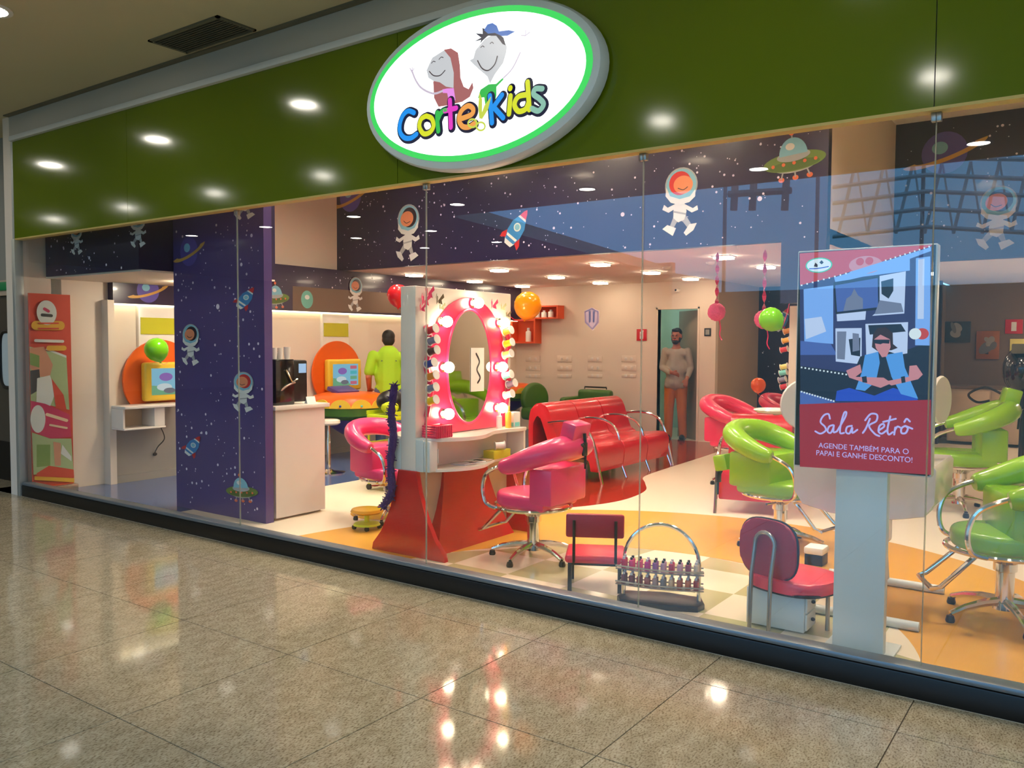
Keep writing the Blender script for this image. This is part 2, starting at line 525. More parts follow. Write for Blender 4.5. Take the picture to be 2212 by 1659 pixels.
# ---- shop walls
b = B(); b.b2((XL - .15, 0.0, 0), (XL, YB + .1, ZH)); wl = struct(b.build('wall_left', 'cream'))
b = B()   # back wall with the door opening
b.b2((XL, YB, 0), (-5.86, YB + .1, ZC)); b.b2((-5.86, YB, 2.045), (-5.19, YB + .1, ZC)); b.b2((-5.19, YB, 0), (-4.9, YB + .1, ZC))
wb = struct(b.build('wall_back', 'cream'))
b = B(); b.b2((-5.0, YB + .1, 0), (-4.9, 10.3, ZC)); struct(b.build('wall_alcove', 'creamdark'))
b = B(); b.b2((-5.0, 10.3, 0), (-2.1, 10.4, ZC)); wal = struct(b.build('wall_alcove_back', 'space_blue'))
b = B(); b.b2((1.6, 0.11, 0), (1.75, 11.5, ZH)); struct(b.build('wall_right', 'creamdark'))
b = B(); b.b2((-2.6, 11.4, 0), (1.6, 11.5, ZC)); wr = struct(b.build('wall_retro', 'brown_wall'))
b = B(); b.b2((-2.3, 8.2, 0), (-2.2, 11.4, ZC)); struct(b.build('wall_divider', 'brown_wall'))
# room behind the door
b = B(); b.b2((-7.2, 10.2, 0), (-5.0, 10.3, 2.4)); b.b2((-7.2, 8.5, 0), (-7.1, 10.2, 2.4)); struct(b.build('wall_store_room', 'teal_wall'))
b = B(); b.b2((-7.2, 8.5, 2.4), (-5.0, 10.3, 2.46)); struct(b.build('ceiling_store_room', 'cream'))
# headers and ceilings
b = B(); b.b2((XL, YF, ZC), (-2.15, YF + .1, ZH)); wh = struct(b.build('wall_header', 'space_blue'))
b = B(); b.b2((-2.56, YF - .02, 1.89), (-2.15, YF + .1, ZC)); b.build('header_drop', 'space_blue', wh)
b = B(); b.b2((-2.15, 7.0, ZC), (1.6, 7.1, ZH)); whr = struct(b.build('wall_header_right', 'space_blue'))
b = B(); b.b2((-2.25, YF + .1, ZC), (-2.15, 7.0, ZH)); struct(b.build('wall_header_return', 'cream'))
b = B(); b.b2((XL, YF + .1, ZC), (-2.15, 10.4, ZC + .1)); struct(b.build('ceiling_shop', 'ceiling_shop'))
b = B(); b.b2((-2.15, 7.1, ZC), (1.6, 11.5, ZC + .1)); struct(b.build('ceiling_retro', 'ceiling_shop'))
b = B(); b.b2((XL, 0.069, ZH), (1.6, 7.1, ZH + .1)); struct(b.build('ceiling_front', 'ceiling_shop'))
b = B(); b.b2((-8.55, 0.28, 2.13), (-6.92, 1.75, ZH)); wfl = struct(b.build('wall_header_left', 'space_blue'))
b = B(); b.b2((-8.598, 0.30, 2.115), (-6.92, 1.745, 2.13)); b.build('soffit', 'cream', wfl)
# printed partition beside the counter
b = B(); b.b2((-6.9, 0.60, 0), (-5.64, 0.68, ZH)); wp = struct(b.build('wall_partition', 'space_lightened'))
# frieze along the left wall, light cove below it
b = B(); b.b2((XL, 1.75, 1.9), (XL + .1, YB, ZC)); b.b2((XL, .93, 1.9), (XL + .1, 1.75, 2.115)); wfr = struct(b.build('wall_frieze', 'space_purple'))
b = B(); b.b2((XL + .01, .95, 1.885), (XL + .06, YB - .05, 1.899)); b.build('cove_light', 'lamp_cove', wfr)
# grey cladding under the wall stations and pilasters
b = B(); b.b2((XL, .93, 0.06), (XL + .08, YB, .78)); b.b2((XL, .93, 0), (XL + .10, YB, .08)); struct(b.build('trim_1', 'grey_clad'))
b = B(); b.b2((XL, .86, 0), (XL + .12, .93, 1.93)); struct(b.build('trim_2', 'cream'))
# door leaf standing open, frame
b = B()
b.b2((-5.89, YB - .015, 0), (-5.86, YB + .11, 2.075)); b.b2((-5.19, YB - .015, 0), (-5.16, YB + .11, 2.075)); b.b2((-5.89, YB - .015, 2.045), (-5.16, YB + .11, 2.075))
d1 = struct(b.build('door_1', 'cream'))
b = B(); b.box((-.31, 0, 1.015), (.62, .04, 2.03), .004)
lf = b.build('door_leaf', 'door_grey', d1); lf.location = (-5.20, 8.52, 0); lf.rotation_euler = (0, 0, math.radians(-36))
b = B(); b.tube([(-.57, -.02, 1.0), (-.57, -.07, 1.0), (-.46, -.07, 1.0)], .011); h = b.build('door_handle', 'chrome', lf)

# ---- shop front: fascia of glossy green panels, band, jamb, kerb
wf = struct(node('wall_front', (0, 0, 0)))
xs = [-8.56, -6.6, -3.6, -0.62, 2.6]
for a, c in zip(xs, xs[1:]):
    b = B(); b.b2((a + .002, 0.0, 2.475), (c - .002, .03, 3.385)); b.build('fascia_panel', 'fascia_green', wf)
b = B(); b.b2((-8.56, .03, 2.475), (2.6, .068, ZH)); b.build('fascia_core', 'cream', wf)
b = B(); b.b2((-8.56, -.002, 2.462), (2.6, .068, 2.475)); b.build('fascia_edge', 'fascia_edge', wf)
b = B(); b.b2((-8.56, -.035, 3.385), (2.6, .04, 3.43), .004); b.build('fascia_cap', 'band_white', wf)
b = B(); b.b2((-8.6, -.01, 3.43), (2.6, .04, ZM)); b.build('fascia_band', 'band_grey', wf)
b = B(); b.b2((-8.605, -.01, 0), (-8.548, .07, 2.47), .004); b.b2((-8.60, .0, 2.47), (-8.562, .03, 3.43)); b.build('jamb', 'aluminium', wf)
b = B(); b.b2((-8.54, .0, 0), (2.6, .1, .105), .006); kb = b.build('kerb', 'kerb_black', wf)
b = B(); b.b2((-8.54, .002, .105), (2.6, .098, .135), .012); b.build('glazing_channel', 'kerb_top', wf)
gx = [-8.55, -5.24, -3.41, -1.956, -.617, 2.6]
for i, (a, c) in enumerate(zip(gx, gx[1:])):
    b = B(); b.b2((a + .003, .045, .125), (c - .003, .055, 2.47)); g = struct(b.build('window_%d' % (i + 1), 'glass'))
    for e in (a, c):
        if -8 < e < 2:
            b = B(); b.b2((e - .02 if e == c else e, .035, 2.425), (e if e == c else e + .02, .065, 2.463), .003); b.build('glass_clamp', 'steel', g)
    if a > -8:
        b = B(); b.b2((a - .002, .0445, .13), (a + .002, .0555, 2.465)); b.build('edge_seal', 'seal', g)

# ---- mall beyond: ceiling, neighbouring wall and door, atrium behind the viewer
YE = -7.1; XE = -9.1
b = B(); b.b2((-24, YE, ZM), (14, 0.04, ZM + .25)); b.prism([(-24, -20, ZM), (-11.17, -20, ZM), (XE, YE, ZM), (-24, YE, ZM)], (0, 0, .25)); b.b2((-24, .04, ZM), (-8.6, .45, ZM + .25)); cm = struct(b.build('ceiling_mall', 'ceiling_mall'))
b = B(); b.b2((-8.6, -.06, ZM - .012), (2.6, -.012, ZM)); b.build('shadow_gap_strip', 'vent_dark', cm)  # dark strip standing in for the shade line where ceiling meets band
b = B()
b.b2((-24, .35, 0), (-10.35, .45, ZM)); b.b2((-10.35, .35, 1.98), (-9.05, .45, ZM)); b.b2((-9.05, .35, 0), (-8.6, .45, ZM))
struct(b.build('wall_mall', 'wall_mall'))
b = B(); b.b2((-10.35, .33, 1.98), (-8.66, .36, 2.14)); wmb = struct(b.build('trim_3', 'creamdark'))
b = B(); b.b2((-10.35, .36, .13), (-9.05, .42, 1.98)); dl = struct(b.build('door_2', 'door_dark'))
b = B(); b.b2((-10.35, .355, .0), (-9.05, .42, .42)); b.build('kick_plate', 'black_pl', dl)
b = B(); b.tube([(-9.55 + .16 * math.copysign(abs(math.cos(t)) ** .5, math.cos(t)), .355, 1.3 + .30 * math.copysign(abs(math.sin(t)) ** .5, math.sin(t))) for t in [2 * PI * k / 40 for k in range(40)]], .022, closed=True); b.build('porthole_rim', 'black_pl', dl)
b = B(); b.prism([(-9.55 + .15 * math.copysign(abs(math.cos(t)) ** .5, math.cos(t)), .352, 1.3 + .29 * math.copysign(abs(math.sin(t)) ** .5, math.sin(t))) for t in [2 * PI * k / 40 for k in range(40)]], (0, .01, 0)); b.build('porthole_pane', 'white_cool', dl)
q = B(); q.b2((-9.75, .315, 2.03), (-9.18, .33, 2.12), .004); ex = q.build('exit_sign', 'exit_green'); tag(ex, 'small green exit sign above the dark mall door', 'sign')
# atrium behind the viewer: low far wall, tall glazing above it and a lattice of roof members (seen as reflections in the glass)
YA = -24.0
b = B(); b.b2((-11.5, YA - .2, 0), (14, YA, 3.3)); wat = struct(b.build('wall_atrium', 'band_grey'))
b = B()
for k in range(9): b.b2((-11 + k * 3.1, YA - .12, 3.3), (-10.9 + k * 3.1, YA - .02, 9))
b.b2((-11.5, YA - .12, 6.9), (14, YA - .02, 7.05)); b.build('mullions', 'steel', wat)
b = B()
def lat(px, py): q = at(px, py, y=-YA); return Vector((q.x, YA + .15, q.z))
for py0, py1 in ((352, 330), (385, 372), (420, 408), (455, 448), (492, 488)): b.tube([lat(1800, py0 + 20), lat(2000, (py0 + py1) / 2), lat(2215, py1 + 15)], .07, 6)
for k in range(7): b.tube([lat(1812 + k * 62, 505), lat(1850 + k * 62, 350)], .05, 6); b.tube([lat(1850 + k * 62, 350), lat(1874 + k * 62, 505)], .03, 6)
b.build('roof_lattice', 'white_cool', wat)
b = B()
for px in (1590, 1630, 1700): b.tube([lat(px, 385), lat(px - 4, 455)], .12, 6)
b.tube([lat(1575, 420), lat(1710, 412)], .12, 6); b.build('window_bars', 'band_grey', wat)
b = B(); b.b2((14, -26, 0), (14.2, .4, 5)); struct(b.build('wall_mall_end', 'wall_mall'))
b = B(); b.b2((-24.2, -26, 0), (-24, .4, 4)); struct(b.build('wall_mall_far', 'wall_mall'))
b = B(); b.b2((-24, -20.2, 0), (-11.0, -20, 4)); b.b2((-11.3, -24, 0), (-11.1, -20, 3.7)); struct(b.build('wall_mall_side', 'wall_mall'))

# vent in the mall ceiling
vt = thing('ceiling_vent', 'dark square air grille in the beige mall ceiling', 'vent', (-5.22, -.24, ZM))
b = B(); b.b2((-.40, -.16, -.012), (.40, -.135, 0)); b.b2((-.40, .135, -.012), (.40, .15, 0)); b.b2((-.40, -.16, -.012), (-.375, .15, 0)); b.b2((.375, -.16, -.012), (.40, .15, 0)); b.build('frame', 'vent_dark', vt)
b = B(); b.b2((-.38, -.14, -.002), (.38, .14, 0)); b.build('backing', 'vent_dark', vt)
sl = B(); sl.box((0, 0, -.006), (.755, .022, .003), rx=.5); slm = sl.mesh('slat', 'vent_dark')
for k in range(11):
    o = bpy.data.objects.new('slat', slm); C.objects.link(o); o.parent = vt; o.location = (0, -.125 + k * .025, 0)

# ---- lamps
def panel_lamp(loc, label, group, size=.175, m='lamp_shop', ring='white_lac', roundl=False, deep=.01):
    t = thing('ceiling_light', label, 'light', loc, 0, group)
    if roundl:
        b = B(); b.lathe([(size * .5 + .03, 0), (size * .5 + .03, -.008), (size * .5, -.010), (size * .5, 0)], seg=24); b.build('frame', ring, t)
        b = B(); b.lathe([(0, -.004), (size * .5, -.004), (size * .5, -.001), (0, -.001)], seg=24); b.build('diffuser', m, t)
    else:
        h = size / 2; e = h + .02
        b = B(); b.b2((-e, -e, -deep), (e, -h, 0)); b.b2((-e, h, -deep), (e, e, 0)); b.b2((-e, -h, -deep), (-h, h, 0)); b.b2((h, -h, -deep), (e, h, 0)); b.build('frame', ring, t)
        b = B(); b.b2((-h, -h, -.006 if deep > .02 else -.032), (h, h, -.001), .002); b.build('diffuser', m, t)
    return t


ORD = ('first', 'second', 'third', 'fourth', 'fifth', 'sixth', 'seventh', 'eighth', 'ninth', 'tenth')
for i, x in enumerate((-8.1, -6.6, -5.08, -3.52)):
    for j, y in enumerate((5.15, 6.55, 7.85)):
        panel_lamp((x, y, ZC), 'square light panel in the low salon ceiling, %s row, %s from the left' % (('front', 'middle', 'rear')[j], ORD[i]), 'light panels in the low salon ceiling')
panel_lamp((-3.4, 9.4, ZC), 'square recessed light panel over the deep rear alcove', None)
for j, (y, row) in enumerate(((1.35, (-6.4, -4.6, -2.7, -.5)), (3.0, (-6.7, -5.2, -3.6, -1.6)))):
    for i, x in enumerate(row):
        panel_lamp((x, y, ZH), 'added unseen square light panel in the high ceiling behind the fascia, %s row, %s from the left' % (('front', 'rear')[j], ORD[i]), 'added light panels in the high front ceiling', size=.3, m='lamp_front', deep=.13)  # hidden lamps added to light the front zone; deep frames narrow their spread
panel_lamp((-5.3, 2.2, ZH), 'single added unseen square light panel between the two rows of the high front ceiling', None, size=.3, m='lamp_front', deep=.13)  # extra hidden lamp, added to brighten the floor and counter at left
p = at(2122, 616, z=ZC)
panel_lamp((p.x, p.y, ZC), 'single square light panel in the ceiling of the dim retro room', None, size=.16, m='lamp_front')
panel_lamp((.7, 8.6, ZC), 'added unseen square light panel at the right of the retro room ceiling', None, size=.2, m='lamp_front')  # added out of view to brighten the retro room
panel_lamp((.7, 10.3, ZC), 'added unseen square light panel at the far right of the retro room ceiling', None, size=.2, m='lamp_front')  # second lamp added out of view for the retro room
panel_lamp((-7.75, 1.3, 2.115), 'small square light panel in the soffit over the first wall station', None, size=.13, m='lamp_front')
for i, x in enumerate((-15.1, -12.8, -10.5, -8.25, -5.95, -3.55, -1.2, 1.1, 3.4)):
    for j, y in enumerate((-1.30, -3.6, -6.2)):
        panel_lamp((x, y, ZM), 'round downlight in the mall ceiling, %s row from the shop, %s from the left' % (ORD[j], ORD[i]), 'round downlights in the mall ceiling', size=.22, m='lamp_mall', roundl=True)
for i, x in enumerate((-12.6, -10.6)):
    for j, y in enumerate((-8.3, -10.4)): panel_lamp((x, y, ZM), 'round downlight over the side corridor of the mall, %s row, %s' % (ORD[j], ('left', 'right')[i]), 'round downlights in the mall ceiling', size=.22, m='lamp_mall', roundl=True)
b = B(); b.lathe([(0, 0), (.12, 0), (.12, -.06), (.10, -.08), (0, -.08)]); o = b.build('globe_lamp', 'lamp_teal'); o.location = (-6.3, 9.3, 2.4)
tag(o, 'round ceiling lamp in the teal room behind the open door', 'light')
for (x, y) in ((-4.6, 6.0), (-3.9, 5.7)):
    b = B(); b.lathe([(0, -.035), (.03, -.035), (.05, -.02), (.055, 0), (0, 0)]); o = b.build('smoke_detector', 'white_lac'); o.location = (x, y, ZC)
    tag(o, 'white smoke detector on the salon ceiling, %s of the two' % ('left' if x < -4.2 else 'right'), 'detector')

# ---- prints on the blue walls
for nm, rgb in dict(p_white=(226, 226, 222), p_grey=(168, 170, 172), p_face=(226, 140, 100), p_orange=(226, 110, 70), p_red=(196, 44, 50), p_blue=(52, 128, 190), p_lblue=(130, 190, 210), p_green=(104, 130, 60), p_dgreen=(80, 104, 48), p_yel=(206, 158, 76), p_purple=(92, 80, 160), p_teal=(110, 180, 165), p_ink=(40, 30, 44)).items(): mat(nm, rgb, 0.4, var=0.03, scale=12)


def astronaut(d, c, h, fl=1, hair='p_ink', tilt=0.0):
    """generic cartoon space walker, h metres tall"""
    def T(p):
        x, y = p[0] * fl, p[1]
        return (c[0] + h * (x * math.cos(tilt) - y * math.sin(tilt)), c[1] + h * (x * math.sin(tilt) + y * math.cos(tilt)))
    P = lambda m, pts: d.poly(m, [T(p) for p in pts])
    E = lambda m, p, rx, ry, r=0.0: d.ell(m, T(p), rx * h, ry * h, (r + tilt) * fl)
    P('p_grey', [(-.02, -.10), (-.16, -.28), (-.12, -.34), (.02, -.20)]); P('p_white', [(-.13, -.28), (-.24, -.26), (-.20, -.36), (-.10, -.44), (-.06, -.40)])
    P('p_grey', [(.02, -.18), (.10, -.34), (.16, -.32), (.10, -.12)]); P('p_white', [(.06, -.34), (.20, -.30), (.27, -.36), (.10, -.45)])
    P('p_white', [(-.02, .02), (-.07, -.10), (-.05, -.22), (.04, -.26), (.12, -.20), (.13, -.06), (.10, .03)])
    P('p_white', [(-.02, .0), (-.16, -.06), (-.22, -.02), (-.24, -.08), (-.15, -.12), (-.03, -.06)])
    P('p_white', [(.10, .0), (.22, -.06), (.28, -.02), (.30, -.09), (.20, -.13), (.10, -.07)])
    P('p_grey', [(-.07, -.13), (.13, -.10), (.13, -.125), (-.07, -.155)])
    E('p_grey', (.05, .25), .245, .25); E('p_lblue', (.05, .25), .225, .23)
    E(hair, (.07, .28), .165, .165); E('p_face', (.02, .26), .145, .125, .2)
    d.stroke('p_ink', [T((-.05, .23)), T((.01, .19)), T((.09, .21))], .012 * h, 4)
    P('p_white', [(-.17, .20), (-.10, .10), (.05, .06), (.20, .10), (.27, .22), (.27, .10), (.18, .01), (.05, -.02), (-.10, .02), (-.18, .10)])


def rocket(d, c, h, rot):
    cr, sr = math.cos(rot), math.sin(rot)
    T = lambda p: (c[0] + h * (p[0] * cr - p[1] * sr), c[1] + h * (p[0] * sr + p[1] * cr))
    P = lambda m, pts: d.poly(m, [T(p) for p in pts])
    P('p_red', [(-.10, -.30), (-.30, -.42), (-.30, -.30), (-.18, -.12)]); P('p_red', [(.10, -.30), (.30, -.42), (.30, -.30), (.18, -.12)])
    P('p_white', [(-.16, -.34), (.16, -.34), (.10, -.46), (-.10, -.46)])
    P('p_blue', [(-.14, -.36), (-.21, -.15), (-.20, .08), (-.10, .28), (.10, .28), (.20, .08), (.21, -.15), (.14, -.36)])
    P('p_white', [(-.15, -.28), (.15, -.28), (.17, -.22), (-.17, -.22)]); P('p_white', [(-.13, .23), (.13, .23), (.10, .28), (-.10, .28)])
    P('p_red', [(-.10, .28), (.10, .28), (.06, .40), (0, .48), (-.06, .40)])
    d.ell('p_white', T((0, .02)), .10 * h, .10 * h); d.ell('p_lblue', T((0, .02)), .07 * h, .07 * h)


def saucer(d, c, h, rot=0.1):
    cr, sr = math.cos(rot), math.sin(rot)
    T = lambda p: (c[0] + h * (p[0] * cr - p[1] * sr), c[1] + h * (p[0] * sr + p[1] * cr))
    for x in (-.28, 0, .28): d.ell('p_orange', T((x, -.40)), .06 * h, .05 * h); d.stroke('p_grey', [T((x * .8, -.22)), T((x, -.38))], .03 * h)
    d.ell('p_grey', T((0, -.18)), .40 * h, .12 * h, rot)
    d.ell('p_green', T((0, -.08)), .62 * h, .19 * h, rot); d.ell('p_dgreen', T((0, -.15)), .5 * h, .10 * h, rot)
    for x in (-.42, -.21, 0, .21, .42): d.ell('p_orange', T((x, -.11)), .035 * h, .035 * h)
    d.ell('p_grey', T((0, .03)), .33 * h, .11 * h, rot)
    d.poly('p_lblue', [T((.28 * math.cos(t), .05 + .34 * math.sin(t))) for t in [PI * k / 14 for k in range(15)]])
    d.ell('p_white', T((-.05, .22)), .09 * h, .07 * h); d.stroke('p_grey', [T((0, .39)), T((0, .46))], .03 * h); d.ell('p_orange', T((0, .48)), .05 * h, .05 * h)


def planet(d, c, r, rot=0.3):
    d.ell('p_purple', c, r, r); d.ell('p_lblue', (c[0] - r * .2, c[1] + r * .25), r * .35, r * .3)
    cr, sr = math.cos(rot), math.sin(rot)
    o = [(1.9 * r * math.cos(t), .42 * r * math.sin(t)) for t in [PI + PI * k / 20 for k in range(21)]] + [(1.35 * r * math.cos(t), .22 * r * math.sin(t)) for t in [2 * PI - PI * k / 20 for k in range(21)]]
    d.poly('p_yel', [(c[0] + x * cr - y * sr, c[1] + x * sr + y * cr) for x, y in o])


def stars(parent, o, u, v, nrm, u0, u1, v0, v1, n, seed):
    rnd = random.Random(seed); b = B(); o, u, v, nrm = map(Vector, (o, u, v, nrm))
    for k in range(n):
        r = rnd.choice((.004, .005, .006, .008, .012)) * (1 if k % 14 else 2.0); c = o + u * rnd.uniform(u0, u1) + v * rnd.uniform(v0, v1) + nrm * .0004
        b.face([c + u * (r * math.cos(2 * PI * i / 8)) + v * (r * math.sin(2 * PI * i / 8)) for i in range(8)])
    me = bpy.data.meshes.new('printed_stars'); b.bm.to_mesh(me); b.bm.free(); me.materials.append(M['star'])
    s = bpy.data.objects.new('printed_stars', me); C.objects.link(s); s.parent = parent; s['kind'] = 'stuff'
    return s


UX, UZ, NF = (1, 0, 0), (0, 0, 1), (0, -1, 0)


def front_print(name, y, parent):
    return Decal((0, y, 0), UX, UZ, NF)


def uz(px, py, y): q = at(px, py, y=y); return (q.x, q.z)


def hh(p, a, b, y): return abs(at(p, a, y=y).z - at(p, b, y=y).z)


def put(kind, name, parent, y, px, py0, py1, sx=1.0, **kw):
    d = Decal((0, y, 0), (sx, 0, 0), UZ, NF); c = uz(px, (py0 + py1) / 2, y); c = (c[0] / sx, c[1]); h = hh(px, py0, py1, y)
    kind(d, c, h, **kw); return d.build(name, parent)


yh = YF
put(astronaut, 'astronaut_print', wh, yh, 878, 442, 572)
put(astronaut, 'astronaut_print', wh, yh, 1475, 362, 518, hair='p_red', fl=-1, tilt=-.1)
put(rocket, 'rocket_print', wh, yh, 1117, 445, 540, rot=-.65)
put(saucer, 'saucer_print', wh, yh, 1715, 285, 395)
d = Decal((0, yh, 0), UX, UZ, NF); planet(d, uz(757, 425, yh), .20); d.build('planet_print', wh)
put(astronaut, 'astronaut_print', whr, 7.0, 2148, 402, 548)
d = Decal((0, 7.0, 0), UX, UZ, NF); planet(d, uz(2040, 330, 7.0), .24); d.build('planet_print', whr)
stars(wh, (0, yh, 0), UX, UZ, NF, XL, -2.2, ZC, 3.9, 420, 1); stars(whr, (0, 7.0, 0), UX, UZ, NF, -2.1, 1.5, ZC, 4.0, 160, 2)
yp = .60
put(astronaut, 'astronaut_print', wp, yp, 523, 803, 895, sx=1.5, hair='p_red')
put(astronaut, 'astronaut_print', wp, yp, 527, 385, 480, sx=1.5)
put(rocket, 'rocket_print', wp, yp, 532, 615, 672, sx=1.7, rot=-.65)
put(saucer, 'saucer_print', wp, yp, 523, 1025, 1088, sx=1.4)
put(rocket, 'rocket_print', wp, yp, 418, 935, 990, sx=1.7, rot=-.6)
put(astronaut, 'astronaut_print', wp, yp, 410, 700, 795, sx=1.3)
d = Decal((0, yp, 0), UX, UZ, NF); planet(d, uz(408, 543, yp), .13); d.build('planet_print', wp)
stars(wp, (0, yp, 0), UX, UZ, NF, -6.88, -5.66, .05, 2.5, 200, 3)
put(astronaut, 'astronaut_print', wfl, .28, 165, 480, 555, sx=1.3); put(astronaut, 'astronaut_print', wfl, .28, 297, 455, 540, sx=1.4)
stars(wfl, (0, .28, 0), UX, UZ, NF, -8.5, -6.95, 2.15, 2.7, 60, 4)
# on the left wall frieze (faces +x): u runs along +y
XF = XL + .1
def yz(px, py): q = at(px, py, x=XF); return (q.y, q.z)
d = Decal((XF, 0, 0), (0, 1, 0), UZ, (1, 0, 0)); planet(d, yz(320, 628), .13); d.build('planet_print', wfr)
d = Decal((XF, 0, 0), (0, 1, 0), UZ, (1, 0, 0)); d.k = 6; astronaut(d, yz(765, 638), .50); d.build('astronaut_print', wfr)
d = Decal((XF, 0, 0), (0, 1, 0), UZ, (1, 0, 0)); saucer(d, yz(595, 640), .34); d.build('saucer_print', wfr)
d = Decal((XF, 0, 0), (0, 1, 0), UZ, (1, 0, 0)); d.k = 6; d.ell('p_teal', yz(663, 647), .1, .115); d.ell('p_white', (yz(663, 647)[0], yz(663, 647)[1] + .03), .04, .03); d.build('moon_print', wfr)
d = Decal((XF, 0, 0), (0, 1, 0), UZ, (1, 0, 0), step=.003); d.poly('brown_wall', [yz(632, 618), yz(868, 635), yz(868, 677), yz(632, 671)]); d.build('painted_frieze_reflection', wfr)  # brown patch paints a reflection seen on the glossy frieze
stars(wfr, (XF, 0, 0), (0, 1, 0), UZ, (1, 0, 0), 1.8, 8.2, 1.93, 2.45, 120, 5)
put(rocket, 'rocket_print', wal, 10.3, 1690, 660, 720, rot=-.5)
stars(wal, (0, 10.3, 0), UX, UZ, NF, -4.85, -2.4, .2, 2.4, 100, 6)

# ================================================================ OVAL SIGN
YSG = -.1
_l, _r, _b, _t = at(790, 244, y=-.09), at(1302, 117, y=-.09), at(977, 372, y=-.09), at(1160, -6, y=-.09)
SGX, SGZ, SGA, SGB = (_l.x + _r.x) / 2, (_b.z + _t.z) / 2 + .033, (_r.x - _l.x) / 2, (_t.z - _b.z) / 2 + .033
sg = thing('oval_sign', 'large oval backlit sign with green rim and the words Corte Kids on the green fascia', 'sign', (SGX, 0, SGZ))
A_, B_ = SGA, SGB


def oval(a, b_, y, n=72): return [(a * math.cos(2 * PI * k / n), y, b_ * math.sin(2 * PI * k / n)) for k in range(n)]


b = B()
rings = [oval(A_ - .03, B_ - .03, -.002), oval(A_, B_, -.02), oval(A_, B_, -.07), oval(A_ - .012, B_ - .012, -.092), oval(A_ - .045, B_ - .045, -.1)]
vs = [[b.bm.verts.new(p) for p in r] for r in rings]
for r0, r1 in zip(vs, vs[1:]):
    for k in range(72): b.bm.faces.new((r0[k], r0[(k + 1) % 72], r1[(k + 1) % 72], r1[k]))
b.bm.faces.new(vs[0]); b.bm.faces.new(vs[-1])
b.build('sign_body', 'white_cool', sg)
lamp_mat('sign_white', (0.93, 1.0, 1.0), 1.6); screen('sign_green', (60, 218, 96), 1.0)
b = B(); b.prism(oval(A_ - .05, B_ - .05, -.1005), (0, -.003, 0)); b.build('green_rim', 'sign_green', sg)
b = B(); b.prism(oval(A_ - .088, B_ - .083, -.1035), (0, -.003, 0)); b.build('lit_face', 'sign_white', sg)
for nm, rgb in dict(sg_blue=(20, 150, 245), sg_yel=(222, 230, 40), sg_green=(50, 190, 80), sg_pink=(235, 60, 200), sg_or=(245, 165, 80), sg_teal=(140, 195, 175), sg_navy=(18, 16, 50), sg_hair=(172, 104, 104), sg_face=(205, 208, 212), sg_dress=(240, 150, 240), sg_cap=(60, 110, 190), sg_arm=(208, 196, 214), sg_line=(70, 60, 66), sg_lime=(205, 220, 80)).items(): screen(nm, rgb, .95)


def zz(zx, zy):       # sketch coordinates of the sign face -> sign plane
    q = at(760 + zx * .27125, zy * .27125, y=-.1075); return (q.x - SGX, q.z - SGZ)


PXM = (at(1100, 200, y=-.1).x - at(1000, 200, y=-.1).x) / 100 * .27125
dk = lambda: Decal((0, -.1068, 0), UX, UZ, NF, step=.0004)
d = dk()
d.poly('sg_hair', [zz(*p) for p in ((735, 395), (790, 385), (845, 420), (860, 520), (865, 620), (890, 690), (930, 710), (960, 655), (968, 700), (940, 770), (880, 810), (760, 840), (690, 850), (655, 780), (648, 650), (700, 600), (740, 470))])
d.poly('sg_face', [zz(*p) for p in ((735, 400), (640, 460), (595, 560), (610, 620), (650, 645), (700, 655), (750, 690), (810, 700), (812, 580), (785, 460))])
d.poly('sg_dress', [zz(*p) for p in ((722, 712), (760, 705), (812, 702), (826, 800), (772, 805), (760, 742), (724, 740))])
d.stroke('sg_arm', [zz(*p) for p in ((722, 725), (650, 745), (560, 705), (510, 640), (480, 565))], 14 * PXM)
for e in ((465, 545), (482, 540), (497, 548)): d.stroke('sg_arm', [zz(480, 575), zz(*e)], 8 * PXM)
d.stroke('sg_line', [zz(*p) for p in ((620, 570), (655, 603), (705, 602), (745, 562))], 7 * PXM)
d.stroke('sg_line', [zz(*p) for p in ((638, 505), (652, 490), (668, 494))], 5 * PXM); d.stroke('sg_line', [zz(*p) for p in ((698, 475), (715, 457), (732, 460))], 5 * PXM)
d.build('girl_figure', sg)
d = dk()
d.poly('sg_face', [zz(*p) for p in ((1060, 310), (985, 400), (968, 465), (938, 480), (962, 505), (1010, 550), (1080, 610), (1100, 665), (1140, 590), (1205, 500), (1228, 420), (1235, 370), (1190, 300), (1140, 265))])
d.poly('sg_navy', [zz(*p) for p in ((975, 330), (1030, 300), (985, 265), (1042, 270), (1040, 222), (1085, 240), (1160, 260), (1208, 300), (1226, 362), (1200, 350), (1150, 285), (1085, 285), (1040, 325), (1020, 350), (1030, 318))])
d.poly('sg_cap', [zz(*p) for p in ((1052, 240), (1080, 195), (1120, 183), (1155, 205), (1172, 250), (1250, 240), (1300, 252), (1240, 285), (1195, 288), (1140, 262), (1085, 268))])
d.poly('sg_green', [zz(*p) for p in ((1090, 672), (1150, 668), (1200, 622), (1210, 632), (1152, 692), (1152, 760), (1130, 860), (1070, 885), (1055, 775), (1005, 782), (1025, 715))])
d.stroke('sg_arm', [zz(*p) for p in ((1208, 622), (1280, 545), (1342, 420))], 10 * PXM)
for e in ((1350, 282), (1385, 240), (1420, 258)): d.stroke('sg_arm', [zz(1385, 285), zz(*e)], 6 * PXM)
d.stroke('sg_line', [zz(*p) for p in ((1005, 485), (1040, 545), (1090, 562), (1140, 515), (1162, 450))], 8 * PXM)
d.stroke('sg_line', [zz(*p) for p in ((1030, 380), (1045, 368), (1058, 376))], 5 * PXM); d.stroke('sg_line', [zz(*p) for p in ((1105, 350), (1120, 338), (1132, 348))], 5 * PXM)
d.build('boy_figure', sg)
